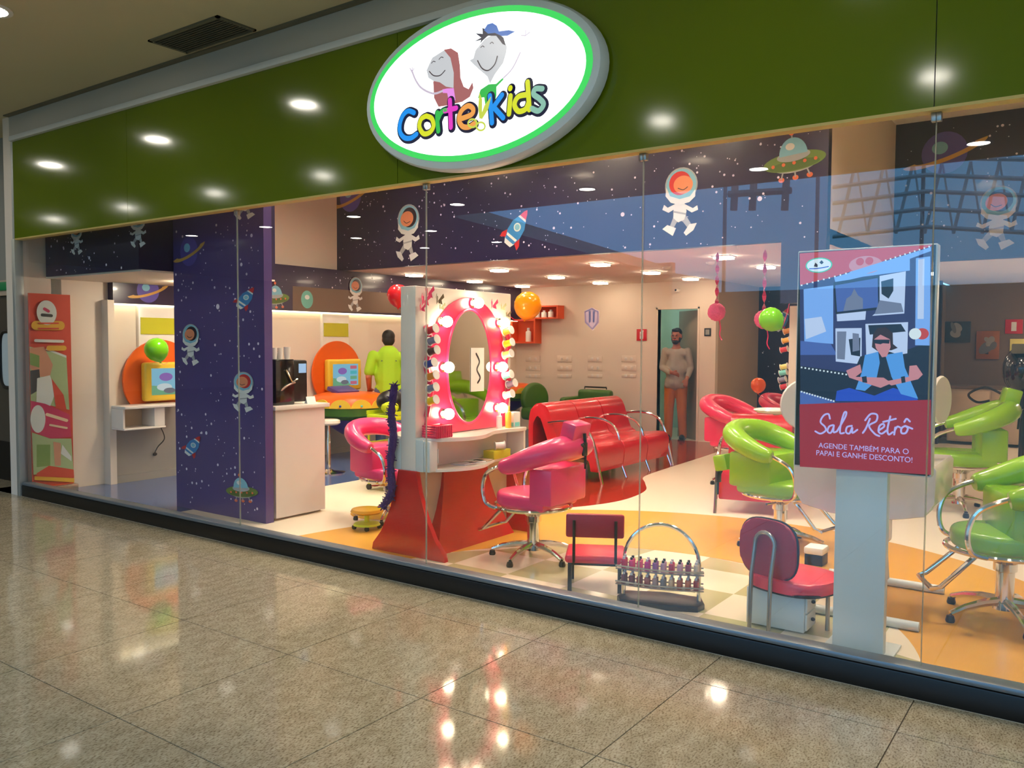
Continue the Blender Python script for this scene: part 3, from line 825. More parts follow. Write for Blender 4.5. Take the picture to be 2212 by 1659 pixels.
GL = [('sg_blue', [[(515, 905), (470, 890), (428, 925), (403, 995), (405, 1060), (440, 1103), (490, 1105), (535, 1075)]]),
      ('sg_yel', [[(612, 930), (572, 955), (558, 1015), (590, 1070), (640, 1060), (670, 1010), (655, 950), (612, 930)]]),
      ('sg_green', [[(708, 1050), (700, 960), (700, 905)], [(703, 965), (730, 905), (765, 885)]]),
      ('sg_pink', [[(800, 805), (804, 900), (808, 1020)], [(762, 890), (850, 868)]]),
      ('sg_or', [[(880, 955), (970, 920), (985, 875), (945, 850), (892, 890), (872, 960), (900, 1012), (950, 1018), (992, 992)]]),
      ('sg_blue', [[(1118, 770), (1135, 985)], [(1215, 765), (1140, 870)], [(1150, 862), (1225, 945)]]),
      ('sg_yel', [[(1282, 772), (1270, 915)], [(1282, 708), (1280, 714)]]),
      ('sg_yel', [[(1418, 662), (1432, 880)], [(1415, 762), (1345, 778), (1314, 840), (1345, 893), (1400, 878), (1425, 830)]]),
      ('sg_teal', [[(1535, 715), (1480, 716), (1466, 758), (1510, 792), (1545, 838), (1505, 890), (1452, 872)]])]
for m, ss in GL:
    d = dk(); d.k = 44
    for q in ss: d.stroke('sg_navy', [zz(p[0] + 4, p[1] + 4) for p in q], 64 * PXM)
    d.k = 56
    for q in ss: d.stroke(m, [zz(*p) for p in q], 34 * PXM)
    d.build('sign_letter', sg)
d = dk(); d.k = 70
d.poly('sg_lime', [zz(*p) for p in ((1040, 745), (1062, 800), (1060, 950), (1040, 955), (1030, 860))]); d.poly('sg_lime', [zz(*p) for p in ((1135, 775), (1110, 880), (1060, 960), (1045, 945), (1080, 850))])
for c in ((985, 990), (1052, 1015)): d.stroke('sg_lime', [zz(c[0] + 34 * math.cos(t), c[1] + 32 * math.sin(t)) for t in [2 * PI * k / 10 for k in range(11)]], 12 * PXM)
d.build('scissors_print', sg)

# ================================================================ DIGITAL TOTEM
tt = thing('display_totem', 'tall white digital display stand showing the Sala Retro advert', 'display', (-.96, .42, 0))
b = B(); b.b2((-.118, .0, 0), (.118, .06, .92), .004); b.build('post', 'white_cool', tt)
b = B(); b.b2((-.16, -.10, 0.0), (.16, .22, .012), .003); b.build('base_plate', 'white_cool', tt)
b = B(); b.b2((-.325, -.002, .89), (.305, .07, 1.965), .006); b.build('housing', 'white_cool', tt)
b = B(); b.b2((-.318, -.008, .897), (.298, 0, 1.958), .002); b.build('bezel', 'black_gloss', tt)
YT = .411
for nm, rgb in dict(t_red=(150, 18, 40), t_red2=(190, 60, 60), t_navy=(44, 46, 98), t_dark=(20, 26, 50), t_lb=(120, 168, 240), t_mid=(70, 96, 170), t_pale=(186, 204, 240), t_grey=(110, 120, 150), t_skin=(196, 130, 140), t_hair=(48, 22, 30), t_vest=(80, 150, 226), t_jean=(30, 70, 190), t_txt=(176, 176, 244), t_wht=(214, 228, 236), t_grn=(60, 190, 150)).items(): screen(nm, rgb, 1.0)


def ts(zx, zy): q = at(1660 + zx * .3376, 500 + zy * .3376, y=YT); return (q.x + .96, q.z)


d = Decal((0, YT - .42, 0), UX, UZ, NF, step=.0003)
TP = lambda m, *p: d.poly(m, [ts(*q) for q in p])
TP('t_navy', (200, 140), (1045, 85), (1045, 1085), (205, 1110))
TP('t_dark', (205, 860), (500, 900), (1045, 700), (1045, 1080), (430, 1090), (205, 1030))
TP('t_red2', (200, 140), (1045, 85), (1040, 95), (750, 185), (420, 290), (202, 345))
TP('t_lb', (420, 295), (750, 190), (1040, 100), (1040, 125), (905, 175), (905, 250), (600, 290), (430, 330))
TP('t_lb', (225, 370), (415, 345), (415, 720), (230, 705)); TP('t_pale', (232, 560), (340, 545), (370, 640), (240, 690)); TP('t_mid', (205, 700), (400, 720), (440, 790), (205, 790))
TP('t_pale', (425, 345), (625, 510), (620, 565), (440, 575)); TP('t_dark', (415, 325), (710, 280), (715, 500), (430, 530)); TP('t_mid', (428, 345), (700, 298), (703, 485), (440, 515))
TP('t_grey', (480, 510), (500, 430), (530, 410), (550, 365), (575, 410), (605, 430), (605, 495))
TP('t_pale', (712, 285), (880, 255), (870, 525), (665, 540), (712, 500)); TP('t_dark', (722, 320), (800, 300), (800, 380), (770, 430), (725, 400)); TP('t_grey', (712, 440), (850, 460), (865, 515), (680, 530))
TP('t_pale', (430, 620), (598, 618), (598, 850), (432, 832)); TP('t_grey', (440, 640), (500, 640), (490, 820), (440, 815)); TP('t_dark', (515, 690), (590, 680), (588, 800), (530, 790)); TP('t_grey', (540, 650), (580, 655), (585, 760), (540, 770))
TP('t_pale', (622, 592), (895, 580), (890, 780), (628, 822)); TP('t_dark', (640, 600), (850, 592), (880, 640), (780, 650), (650, 660))
TP('t_lb', (945, 172), (1037, 160), (1037, 730), (940, 728)); TP('t_pale', (960, 180), (1000, 175), (995, 560), (955, 560))
d.ell('t_red2', ts(985, 655), .028, .026); d.ell('t_wht', ts(940, 655), .026, .026)
TP('t_mid', (205, 1020), (420, 1080), (430, 1095), (205, 1108))
for k in range(13):      # film-strip perforations
    for (x0, y0, x1, y1) in ((215, 345, 640, 232), (660, 215, 1030, 98), (215, 870, 500, 915), (215, 1025, 420, 1085)):
        x = x0 + (x1 - x0) * k / 12; y = y0 + (y1 - y0) * k / 12; TP('t_wht', (x - 5, y - 5), (x + 5, y - 5), (x + 5, y + 5), (x - 5, y + 5)); d.k -= 1
d.k += 1
# seated figure in a denim vest
TP('t_jean', (430, 1085), (440, 1020), (520, 1000), (680, 1050), (800, 1000), (930, 1040), (960, 1080), (690, 1085))
TP('t_dark', (590, 800), (700, 770), (780, 770), (900, 810), (930, 870), (860, 1000), (650, 1000), (560, 870))
TP('t_vest', (620, 790), (705, 770), (715, 840), (690, 960), (620, 1020), (560, 1010), (600, 900)); TP('t_vest', (750, 790), (860, 770), (875, 870), (960, 1070), (850, 1040), (790, 930))
TP('t_skin', (500, 890), (590, 850), (600, 900), (560, 930), (740, 935), (790, 970), (720, 1000), (640, 975), (520, 935)); TP('t_skin', (905, 860), (950, 855), (990, 915), (960, 945), (790, 985), (745, 960), (900, 930))
TP('t_dark', (600, 930), (630, 925), (635, 968), (605, 965)); TP('t_dark', (850, 930), (875, 925), (880, 965), (855, 970))
TP('t_hair', (665, 740), (672, 660), (700, 620), (755, 612), (798, 650), (800, 720), (830, 745), (790, 760), (700, 765))
TP('t_skin', (680, 690), (720, 660), (780, 690), (785, 740), (760, 800), (730, 805), (690, 745)); TP('t_dark', (668, 692), (780, 692), (775, 718), (735, 715), (720, 722), (685, 716))
TP('t_red', (203, 1105), (1042, 1076), (1042, 1555), (205, 1503))
d.k += 2
d.ell('t_grn', ts(327, 217), .064, .037); d.ell('t_wht', ts(327, 217), .058, .032); d.poly('t_hair', [ts(*p) for p in ((295, 225), (305, 200), (320, 215), (318, 230))]); d.poly('t_dark', [ts(*p) for p in ((330, 200), (345, 185), (358, 200), (345, 212))])
d.stroke('t_jean', [ts(268, 240), ts(320, 238), ts(388, 226)], .005)
d.ell('t_skin', ts(625, 215), .075, .042); d.ell('t_red2', ts(590, 195), .018, .018); d.ell('t_red2', ts(650, 190), .018, .018); d.poly('t_lb', [ts(*p) for p in ((520, 262), (750, 190), (752, 235), (600, 280))])
d.build('advert_picture', tt)
# brush-script heading, written stroke by stroke
d = Decal((0, YT - .42, 0), UX, UZ, NF, step=.0003); d.k = 110
WD = .0085
for q in ([(405, 1195), (395, 1165), (365, 1175), (345, 1215), (372, 1245), (378, 1270), (345, 1290), (312, 1275)],
          [(425, 1235), (400, 1245), (390, 1275), (410, 1285), (428, 1250), (430, 1235), (428, 1280), (450, 1275)],
          [(450, 1275), (500, 1190), (510, 1155), (495, 1160), (475, 1230), (470, 1285), (495, 1285)],
          [(545, 1240), (515, 1248), (508, 1280), (530, 1288), (548, 1250), (548, 1285), (580, 1265)],
          [(660, 1195), (635, 1255), (615, 1285)], [(630, 1205), (665, 1165), (705, 1170), (700, 1210), (655, 1240), (690, 1290), (720, 1305)],
          [(715, 1270), (750, 1245), (745, 1228), (722, 1240), (715, 1275), (735, 1290), (765, 1270)],
          [(790, 1180), (772, 1260), (780, 1295), (805, 1280)], [(745, 1215), (825, 1195)],
          [(822, 1250), (815, 1295)], [(818, 1270), (835, 1245), (852, 1250)],
          [(885, 1240), (862, 1255), (862, 1285), (888, 1285), (902, 1255), (885, 1240), (930, 1258)], [(880, 1215), (895, 1195), (915, 1212)]):
    d.stroke('t_txt', [ts(*p) for p in q], WD)
d.build('heading_lettering', tt)
Mx = lambda zx, zy: Matrix.Translation((ts(zx, zy)[0], YT - .42 - .034, ts(zx, zy)[1])) @ Matrix.Rotation(PI / 2, 4, 'X')
letters('AGENDE TAMB\u00c9M PARA O', .036, Mx(612, 1385), 't_txt', 'advert_text', tt, xs=.95)
letters('PAPAI E GANHE DESCONTO!', .036, Mx(615, 1435), 't_txt', 'advert_text', tt, xs=.93)

# ================================================================ SALON CHAIRS (front is local +x)
def salon_chair(name, label, loc, rz, vinyl, group, head=True):
    t = thing(name, label, 'chair', loc, rz, group)
    b = B()      # D-shaped seat cushion
    poly = [(-.22, -.22, .375), (.05, -.235, .375)] + [(.05 + .21 * math.cos(a), .235 * math.sin(a), .375) for a in [-PI / 2 + PI * k / 12 for k in range(1, 12)]] + [(.05, .235, .375), (-.22, .22, .375)]
    b.prism(poly, (0, 0, .10), .03, 3); b.build('seat', vinyl, t)
    b = B(); b.box((-.20, 0, .545), (.18, .46, .25), .02); b.build('backrest', vinyl, t)
    path = spline([(.08, -.27, .665), (-.02, -.28, .69), (-.16, -.265, .745), (-.28, -.18, .795), (-.325, 0, .81), (-.28, .18, .795), (-.16, .265, .745), (-.02, .28, .69), (.08, .27, .665)], 5)
    n = len(path)
    rs = [.040 + .042 * math.sin(PI * k / (n - 1)) ** .6 for k in range(n)]
    b = B(); b.tube(path, rs, 14, flat=1.0); b.build('arm_roll', vinyl, t)
    if head:
        b = B(); b.box((-.335, 0, .915), (.11, .21, .12), .014, ry=-.25); hr = b.build('headrest', vinyl, t)
        b = B(); b.b2((-.412, -.035, .75), (-.392, .015, .84), .006); b.tube([(-.40, -.01, .90), (-.405, -.015, .80), (-.395, -.03, .66)], [.012, .011, .007]); b.tube([(-.40, -.01, .80), (-.41, .04, .83)], .009); b.build('headrest_bracket', 'black_pl', hr)
    for sd in (-1, 1):
        b = B(); b.tube(spline([(.02, sd * .275, .69), (.13, sd * .275, .655), (.22, sd * .265, .60), (.255, sd * .255, .50), (.235, sd * .245, .40), (.16, sd * .235, .372)], 5), .014, 8); b.build('arm_tube', 'chrome', t)
    b = B(); b.tube([(.01 + .27 * math.cos(2 * PI * k / 32), .265 * math.sin(2 * PI * k / 32), .372) for k in range(32)], .014, 8, closed=True); b.build('seat_ring', 'chrome', t)
    b = B(); b.lathe([(.09, .36), (.10, .34), (.055, .30), (.055, .26), (.044, .255), (.044, .10), (.05, .095), (.055, .06), (0, .055)], seg=20); b.build('pump_column', 'chrome', t)
    for k in range(5):
        a = 2 * PI * k / 5 + .35; ca, sa = math.cos(a), math.sin(a)
        b = B(); b.tube([(ca * r, sa * r, z) for r, z in ((.03, .10), (.12, .095), (.22, .075), (.30, .045))], [.024, .021, .017, .014], 8); lg = b.build('leg', 'chrome', t)
        b = B(); b.lathe([(0, 0), (.02, 0), (.024, .012), (.018, .035), (0, .04)], (ca * .30, sa * .30, 0), 10); b.build('glide', 'black_pl', lg)
    b = B(); b.tube([(.17, -.12, .36), (.34, -.14, .19), (.38, -.13, .175), (.38, .13, .175), (.34, .14, .19), (.17, .12, .36)], .013, 8); b.build('footrest', 'chrome', t)
    b = B(); b.tube([(.0, -.04, .31), (.02, -.22, .325)], .009, 6); b.build('pump_lever', 'chrome', t)
    return t


GC = 'small salon chairs on chrome star bases'
ch = salon_chair('salon_chair', 'pink vinyl salon chair seen from behind, in front of the lit vanity mirror', (-3.25, 1.0, 0), PI, 'pink_vinyl', GC)


def deep_back(o):
    for c in o.children:
        if c.name.startswith('backrest'): c.scale = (1.9, 1, 1); c.location = (.26, 0, 0)
    return o


def no_head(o, how=None):
    """the headrest taken off, or folded down behind the back"""
    for c in list(o.children):
        if c.name.startswith('headrest'):
            if how: c.location = (-.11, 0, -.36)
            else:
                for k in list(c.children): bpy.data.objects.remove(k)
                bpy.data.objects.remove(c)
    return deep_back(o)


PR = {'pink_vinyl': 'pinkred_vinyl'}; GV = {'pink_vinyl': 'green_vinyl'}
no_head(dup(ch, (-4.97, 1.36, 0), math.radians(-8), 'pink vinyl salon chair on the far side of the vanity, beside the lime trolley', GC, None, .95))
no_head(dup(ch, (-3.22, 4.95, 0), math.radians(-8), 'crimson pink salon chair behind the red armchair near the back door', GC, PR, 1.07))
no_head(dup(ch, (-3.2, 6.7, 0), math.radians(-8), 'small far crimson pink chair beyond the display stand, by the alcove', GC, PR))
deep_back(dup(ch, (-.43, 1.42, 0), math.radians(203), 'lime green salon chair at the right edge, right of the display stand', GC, GV, 1.06))
no_head(dup(ch, (-1.98, 2.42, 0), math.radians(-12), 'lime green salon chair left of the display stand, facing the white station', GC, GV, 1.04), 'down')
dup(ch, (-1.08, 4.7, 0), math.radians(195), 'lime green salon chair standing in the dim room behind the display stand', GC, GV, 1.15)
dup(ch, (-.16, 5.1, 0), math.radians(200), 'lime green chair in the dim room cut by the right edge of the picture', GC, GV, 1.25)

# ================================================================ RED SOFA AND ARMCHAIR
def sofa_profile():
    out = spline([(.38, 0, .12), (.40, 0, .30), (.38, 0, .395), (.30, 0, .425), (.10, 0, .405), (-.06, 0, .40), (-.13, 0, .46), (-.19, 0, .62), (-.25, 0, .77), (-.34, 0, .835), (-.45, 0, .80), (-.50, 0, .68), (-.51, 0, .45), (-.50, 0, .22)], 5)
    inn = spline([(-.44, 0, .22), (-.45, 0, .45), (-.44, 0, .64), (-.38, 0, .70), (-.33, 0, .62), (-.26, 0, .44), (-.18, 0, .29), (0, 0, .27), (.22, 0, .28), (.28, 0, .22), (.30, 0, .12)], 5)
    return out + inn


def sofa_module(parent, y0, w, vinyl='red_vinyl'):
    b = B(); b.prism([(p.x, y0 + .008, p.z) for p in sofa_profile()], (0, w - .016, 0), .012, 2); return b.build('seat_module', vinyl, parent, angle=50)


def sofa_arm(parent, y, full=True):
    pts = [(-.24, y, .62), (-.06, y, .645), (.12, y, .635), (.24, y, .585)] + ([(.33, y, .46), (.39, y, .24), (.45, y, .0)] if full else [(.31, y, .50), (.34, y, .40)])
    b = B(); b.tube(spline(pts, 5), .016, 8); return b.build('arm_tube', 'chrome', parent)


sf = thing('waiting_sofa', 'red vinyl three-seat waiting sofa with curved chrome arms', 'sofa', (-4.82, 3.98, 0))
for k in range(3): sofa_module(sf, k * .59, .59)
for k in range(4): sofa_arm(sf, k * .59, k in (0, 3))
for k in range(4):
    b = B(); b.tube([(-.42, k * .59, .26), (-.44, k * .59, 0)], .016, 8); b.build('rear_leg', 'chrome', sf)
    if k: b = B(); b.tube([(.36, k * .59, .16), (.43, k * .59, 0)], .015, 8); b.build('front_leg', 'chrome', sf)
b = B(); b.b2((-.40, .03, .245), (.2, 1.74, .27)); b.build('under_frame', 'black_pl', sf)
ar = thing('armchair', 'single red vinyl armchair with chrome arms left of the display stand', 'armchair', (-2.62, 3.75, 0), math.radians(-78))
sofa_module(ar, -.29, .58)
for y in (-.30, .30): sofa_arm(ar, y)
for y in (-.28, .28):
    b = B(); b.tube([(-.42, y, .24), (-.44, y, 0)], .016, 8); b.build('rear_leg', 'chrome', ar)

# ================================================================ VANITY STATION
vx0, vx1, vy0, vy1 = -4.07, -3.93, .54, 1.66
vn = thing('vanity_station', 'white vanity wall with red flared base, counter and oval lit mirror', 'vanity', (-4.0, .53, 0))
b = B(); b.b2((-.07, 0, .60), (.07, 1.14, 1.895), .008); b.build('panel', 'white_lac', vn)
fl = [(-.345, 0), (-.335, .05), (-.25, .14), (-.17, .30), (-.115, .46), (-.085, .605)]
prof = fl + [(-x, z) for x, z in fl[::-1]]
for y, th in ((-.012, .04), (1.11, .04)):
    b = B(); b.prism([(x, y, z) for x, z in prof], (0, th, 0), .004); b.build('flared_end', 'red_lac', vn)
b = B(); b.b2((-.055, .03, 0), (.055, 1.11, .60)); b.build('core', 'creamdark', vn)
for sd in (-1, 1):       # red shield with hollow sides, leaning out to the floor
    L = [(.10, 0.0), (.16, .12), (.24, .30), (.29, .46), (.31, .60)]
    poly = [(y, z) for y, z in L] + [(1.10 - y + .03, z) for y, z in L[::-1]]
    b = B()
    fr = [b.bm.verts.new((sd * (.07 + .12 * (1 - z / .6) ** 1.6), y, z)) for y, z in poly]; bk = [b.bm.verts.new((sd * .05, y, z)) for y, z in poly]
    n = len(poly)
    for i in range(n): b.bm.faces.new((fr[i], fr[(i + 1) % n], bk[(i + 1) % n], bk[i]))
    for i in range(n // 2 - 1): b.bm.faces.new((fr[i], fr[i + 1], fr[n - 2 - i], fr[n - 1 - i]))
    b.bm.faces.new(bk); b.build('red_shield', 'red_lac', vn)
for sd in (-1, 1):       # counter with wavy front, open box under it
    wave = [(.10, .02), (.18, .05), (.27, .16), (.33, .30), (.33, .45), (.27, .60), (.22, .74), (.22, .90), (.25, 1.02), (.24, 1.12)]
    wv = [(p.x, p.y) for p in spline([(x, y, 0) for x, y in wave], 4)]
    for z, th in ((.812, .026), (.60, .02)):
        b = B(); b.prism([(sd * .07, 0.0, z)] + [(sd * x, y, z) for x, y in wv] + [(sd * .07, 1.12, z)], (0, 0, th), .003); b.build('counter_top' if z > .7 else 'counter_shelf', 'white_lac', vn)
    b = B(); b.b2((sd * .07, .0, .602), (sd * .14, .03, .825), .004); b.b2((sd * .14, .0, .602), (sd * .20, .09, .82), .012); b.build('counter_side', 'white_cool', vn)
    b = B(); b.b2((sd * .07, 1.09, .61), (sd * .235, 1.115, .82), .003); b.build('counter_side', 'white_lac', vn)
    b = B(); b.b2((sd * .17, .092, .66), (sd * .20, .098, .76)); b.build('socket_plate', 'paper', vn)
# oval mirror with pink surround on the side that faces the viewer
MC = (.072, .585, 1.325)
pk = [(.071, .585 + .46 * math.cos(t), 1.36 + .48 * math.sin(t)) for t in [PI * k / 24 for k in range(25)]] + [(.071, .125, 1.1), (.071, .09, .90), (.071, .06, .845), (.071, 1.11, .845), (.071, 1.06, .92), (.071, 1.045, 1.1)]
b = B(); b.prism(pk, (.012, 0, 0), .003); b.build('pink_surround', 'hot_pink', vn)
mo = [(.084, .585 + .262 * math.cos(2 * PI * k / 48), 1.325 + .425 * math.sin(2 * PI * k / 48)) for k in range(48)]
b = B(); b.prism(mo, (.004, 0, 0)); mr = b.build('mirror_glass', 'mirror', vn)
b = B(); b.tube(mo, .011, 8, closed=True); b.build('mirror_rim', 'pink_vinyl', mr)
for (y, z) in ((.62, 1.80), (.255, 1.652), (.275, 1.326), (.275, .991), (.955, 1.66), (.93, 1.315), (.93, .996)):
    b = B(); b.lathe([(.035, 0), (.035, .012), (.02, .02), (.016, .03), (0, .03)], (.083, y, z), 14, Matrix.Rotation(PI / 2, 4, 'Y')); so = b.build('bulb_socket', 'chrome', vn)
    b = B(); b.ell((.143, y, z), (.04, .04, .04), 14); b.build('light_bulb', 'lamp_bulb', so)
for sd, y in ((0, .13), (1, 1.075)):        # wavy spool boards
    w = spline([(.083, y - .035, 1.62), (.083, y + .02, 1.50), (.083, y - .03, 1.34), (.083, y + .02, 1.18), (.083, y - .03, .98)], 5)
    b = B(); b.tube(w, .02, 8); b.build('spool_board', 'hot_pink', vn)
# butterflies stuck along the top edge
for nm, rgb in dict(bf_pink=(226, 70, 120), bf_dark=(90, 80, 60), bf_grey=(170, 170, 130)).items(): mat(nm, rgb, .5, var=.05)
for (y, z, r, m) in ((.06, 1.80, .05, 'bf_pink'), (.10, 1.855, .05, 'bf_pink'), (.03, 1.745, .035, 'bf_pink'), (.21, 1.81, .045, 'bf_dark'), (.86, 1.80, .045, 'bf_pink'), (.98, 1.785, .035, 'bf_grey'), (1.05, 1.73, .03, 'bf_dark'), (.24, 1.76, .03, 'bf_grey')):
    b = B()
    for sg_ in (-1, 1):
        b.prism([(.074 + .02, y + sg_ * r * .1, z - r * .2), (.074 + .04, y + sg_ * r * .8, z + r * .9), (.074 + .04, y + sg_ * r, z + r * .3), (.074 + .03, y + sg_ * r * .6, z - r * .1), (.074 + .035, y + sg_ * r * .7, z - r * .8), (.074 + .02, y + sg_ * r * .2, z - r * .6)], (.002, 0, 0))
    b.tube([(.09, y, z - r * .5), (.09, y, z + r * .5)], .004, 6); b.build('butterfly', m, vn)
# purple feather boa along the left side
bo = B(); rnd = random.Random(3)
pts = spline([(-4.10, .50, 1.20), (-4.12, .49, 1.0), (-4.10, .49, .85), (-4.13, .49, .65), (-4.12, .49, .45), (-4.20, .49, .33)], 8)
bo.tube(pts, [.022 + .008 * rnd.random() for _ in pts], 8)
for p in pts:
    for k in range(7):
        v = Vector((rnd.uniform(-1, 1), rnd.uniform(-1, .4), rnd.uniform(-1, 1))).normalized() * rnd.uniform(.03, .05); bo.tube([p, p + v], [.007, .003], 4)
o = bo.build('feather_boa', 'purple'); tag(o, 'dark purple feather boa hanging down the vanity edge', 'boa')

# ribbon spools on the boards
def spool(loc, m, label, tilt):
    t = thing('ribbon_spool', label, 'spool', loc, 0, 'ribbon spools beside the vanity mirror')
    R = Matrix.Rotation(PI / 2 - .25, 4, 'Y')
    b = B(); b.lathe([(0, -.035), (.026, -.035), (.026, .035), (0, .035)], (0, 0, 0), 14, R); b.build('ribbon', m, t)
    for z in (-.039, .035):
        b = B(); b.lathe([(.012, z), (.034, z), (.034, z + .004), (.012, z + .004)], (0, 0, 0), 16, R); b.build('flange', 'paper', t)
    return t


for nm, rgb in dict(r_red=(206, 40, 60), r_grey=(130, 126, 150), r_brown=(96, 62, 58), r_blue=(40, 60, 150), r_orange=(214, 140, 50), r_slate=(120, 130, 160), r_yellow=(240, 210, 40), r_teal=(120, 210, 205), r_white=(238, 232, 228), r_lemon=(244, 228, 130), r_or2=(240, 180, 60)).items(): mat(nm, rgb, .35, var=.06)
names = dict(r_red='red', r_grey='grey', r_brown='dark brown', r_blue='blue', r_orange='orange', r_slate='slate', r_yellow='yellow', r_teal='pale teal', r_white='white', r_lemon='lemon', r_or2='golden')
for (px, py, m) in ((933, 712, 'r_red'), (936, 735, 'r_grey'), (936, 758, 'r_brown'), (930, 785, 'r_blue'), (934, 812, 'r_orange'), (934, 838, 'r_slate'), (934, 865, 'r_yellow')):
    q = at(px, py, x=-3.862); spool(q, m, '%s ribbon spool on the left side of the vanity mirror' % names[m], 0)
for (px, py, m) in ((1097, 715, 'r_or2'), (1099, 741, 'r_yellow'), (1097, 765, 'r_lemon'), (1097, 810, 'r_teal'), (1105, 829, 'r_grey'), (1099, 852, 'r_white')):
    q = at(px, py, x=-3.862); spool(q, m, '%s ribbon spool on the right side of the vanity mirror' % names[m], 0)
# things on the counter
zt = .838
def bottle(loc, h, r, body, cap, label, cat='bottle', group=None, name='bottle'):
    t = thing(name, label, cat, loc, 0, group)
    b = B(); b.lathe([(0, 0), (r, 0), (r, h * .68), (r * .9, h * .74), (r * .45, h * .78), (r * .45, h * .8), (0, h * .8)], seg=16); b.build('bottle_body', body, t)
    b = B(); b.lathe([(0, h * .8), (r * .55, h * .8), (r * .5, h), (0, h)], seg=12); b.build('cap', cap, t)
    return t


bottle((-3.83, 1.50, zt), .17, .024, 'r_or2', 'yellow_fr', 'tall yellow bottle at the right end of the vanity counter')
bottle((-3.86, 1.42, zt), .13, .022, 'r_white', 'paper', 'small white bottle beside the yellow bottle on the vanity')
b = B(); b.b2((-.035, -.045, 0), (.035, .045, .12), .003); o = b.build('product_box', 'paper'); o.location = (-3.84, 1.585, zt); tag(o, 'white box with blue foot at the right end of the vanity counter', 'box')
b = B(); b.b2((.0355, -.03, .008), (.037, .03, .04)); b.b2((-.02, -.0465, .008), (.034, -.0455, .04)); b.build('blue_print', 'r_teal', o)
t = thing('woven_basket', 'hot pink woven basket at the left end of the vanity counter', 'basket', (-3.84, .66, zt))
b = B()
for k in range(5):
    z = .012 + k * .017
    b.tube([(sx * .055 + 0, sy * .09, z) for sx, sy in ((-1, -1), (1, -1), (1, 1), (-1, 1))], .009, 6, closed=True)
b.b2((-.05, -.085, 0), (.05, .085, .006)); b.build('weave', 'hot_pink', t)
for k in range(9):
    b = B(); b.tube([(.062, -.08 + k * .02, 0), (.062, -.08 + k * .02, .085)], .006, 6); b.build('stake', 'pinkred_vinyl', t)
t = thing('hair_comb_poster', 'white paper card with dark scribble stuck on the mirror', 'card', (-3.908, 1.205, 1.30))
b = B(); b.b2((0, -.08, -.165), (.002, .08, .165)); b.build('card_sheet', 'paper', t)
d = Decal((.002, 0, 0), (0, 1, 0), UZ, (1, 0, 0)); d.stroke('p_ink', [(-.02, .12), (.02, .06), (-.01, .0), (.03, -.06), (.0, -.10)], .016); d.build('scribble', t)
b = B(); b.b2((-.05, -.11, 0), (.05, .11, .065), .004); o = b.build('storage_box', 'yellow_sign'); o.location = (-3.82, 1.34, .621); tag(o, 'olive green box in the vanity cubby', 'box')
t = spool((-3.78, 1.32, .72), 'r_white', 'white ribbon spool lying on the olive box under the counter', 0); t.rotation_euler = (0, .2, .9)
for k, (y, a) in enumerate(((.50, .1), (.66, -.2), (.80, .25))):
    b = B(); b.box((0, 0, .003), (.12, .16, .006), rz=a); o = b.build('magazine', ('clear_pl', 'paper', 'creamdark')[k]); o.location = (-3.82, .53 + y * .8, .621); tag(o, ('grey', 'white', 'tan')[k] + ' flat magazine on the shelf under the vanity counter', 'magazine')

# ================================================================ SMALL CHAIRS BY THE GLASS
t = thing('child_chair', 'small pink vinyl chair with black metal frame beside the polish rack', 'chair', (-2.56, .66, 0), math.radians(28))
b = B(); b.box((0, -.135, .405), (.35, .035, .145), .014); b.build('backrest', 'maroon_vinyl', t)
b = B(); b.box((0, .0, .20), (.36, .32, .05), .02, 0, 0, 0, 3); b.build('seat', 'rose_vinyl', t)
for sd in (-1, 1):
    b = B(); b.tube([(sd * .125, -.16, .44), (sd * .125, -.16, .19), (sd * .13, -.12, .165)], .009, 8); b.build('back_post', 'black_pl', t)
    b = B(); b.b2((sd * .15 - .012, -.15, 0), (sd * .15 + .012, -.126, .178), .003); b.build('leg', 'black_pl', t)
    b = B(); b.b2((sd * .15 - .012, .126, 0), (sd * .15 + .012, .15, .178), .003); b.build('leg', 'black_pl', t)
b = B(); b.b2((-.15, -.14, .162), (.15, .14, .178)); b.build('seat_frame', 'black_pl', t)

t = thing('polish_rack', 'two-tier rack with a chrome arch handle holding nail polish', 'rack', (-2.07, .56, 0), math.radians(17))
b = B(); b.tube([(-.215, 0, 0.02), (-.215, 0, .24)] + [(-.215 * math.cos(PI * k / 20), 0, .24 + .225 * math.sin(PI * k / 20)) for k in range(1, 20)] + [(.215, 0, .24), (.215, 0, .02)], .011, 8); b.build('arch_handle', 'chrome', t)
b = B(); b.prism([(-.25, -.02, 0), (-.22, .10, 0), (0, .14, 0), (.22, .10, 0), (.25, -.02, 0), (.22, -.09, 0), (0, -.12, 0), (-.22, -.09, 0)], (0, 0, .035), .006); b.build('base', 'black_pl', t)
spots = []
for lev, z in ((0, .205), (1, .115)):
    front = [(-.25 + .5 * k / 12, -.075 - .035 * math.sin(PI * k / 12)) for k in range(13)]; back = [(x * .95, y + .10) for x, y in front[::-1]]
    b = B(); b.prism([(x, y, z) for x, y in front + back], (0, 0, .006)); tr = b.build('tray', 'steel', t)
    b = B(); b.tube([(x, y, z + .02) for x, y in front], .005, 6); b.tube([(x, y, z + .02) for x, y in back], .005, 6); b.build('rail', 'steel', tr)
    for row in (0, 1):
        for k in range(10):
            x = -.205 + .41 * k / 9; y = -.05 - .03 * math.sin(PI * (x + .25) / .5) + row * .045; spots.append((x, y, z + .006, lev, row))
cols = [(190, 40, 80), (230, 60, 120), (226, 90, 130), (190, 40, 130), (150, 90, 150), (200, 150, 170), (196, 60, 90), (220, 170, 190), (150, 60, 90), (210, 190, 170)]
cols2 = [(110, 50, 60), (130, 60, 60), (150, 70, 70), (170, 90, 80), (190, 150, 140), (130, 120, 120), (230, 190, 150), (196, 90, 50), (210, 110, 60), (180, 60, 40)]
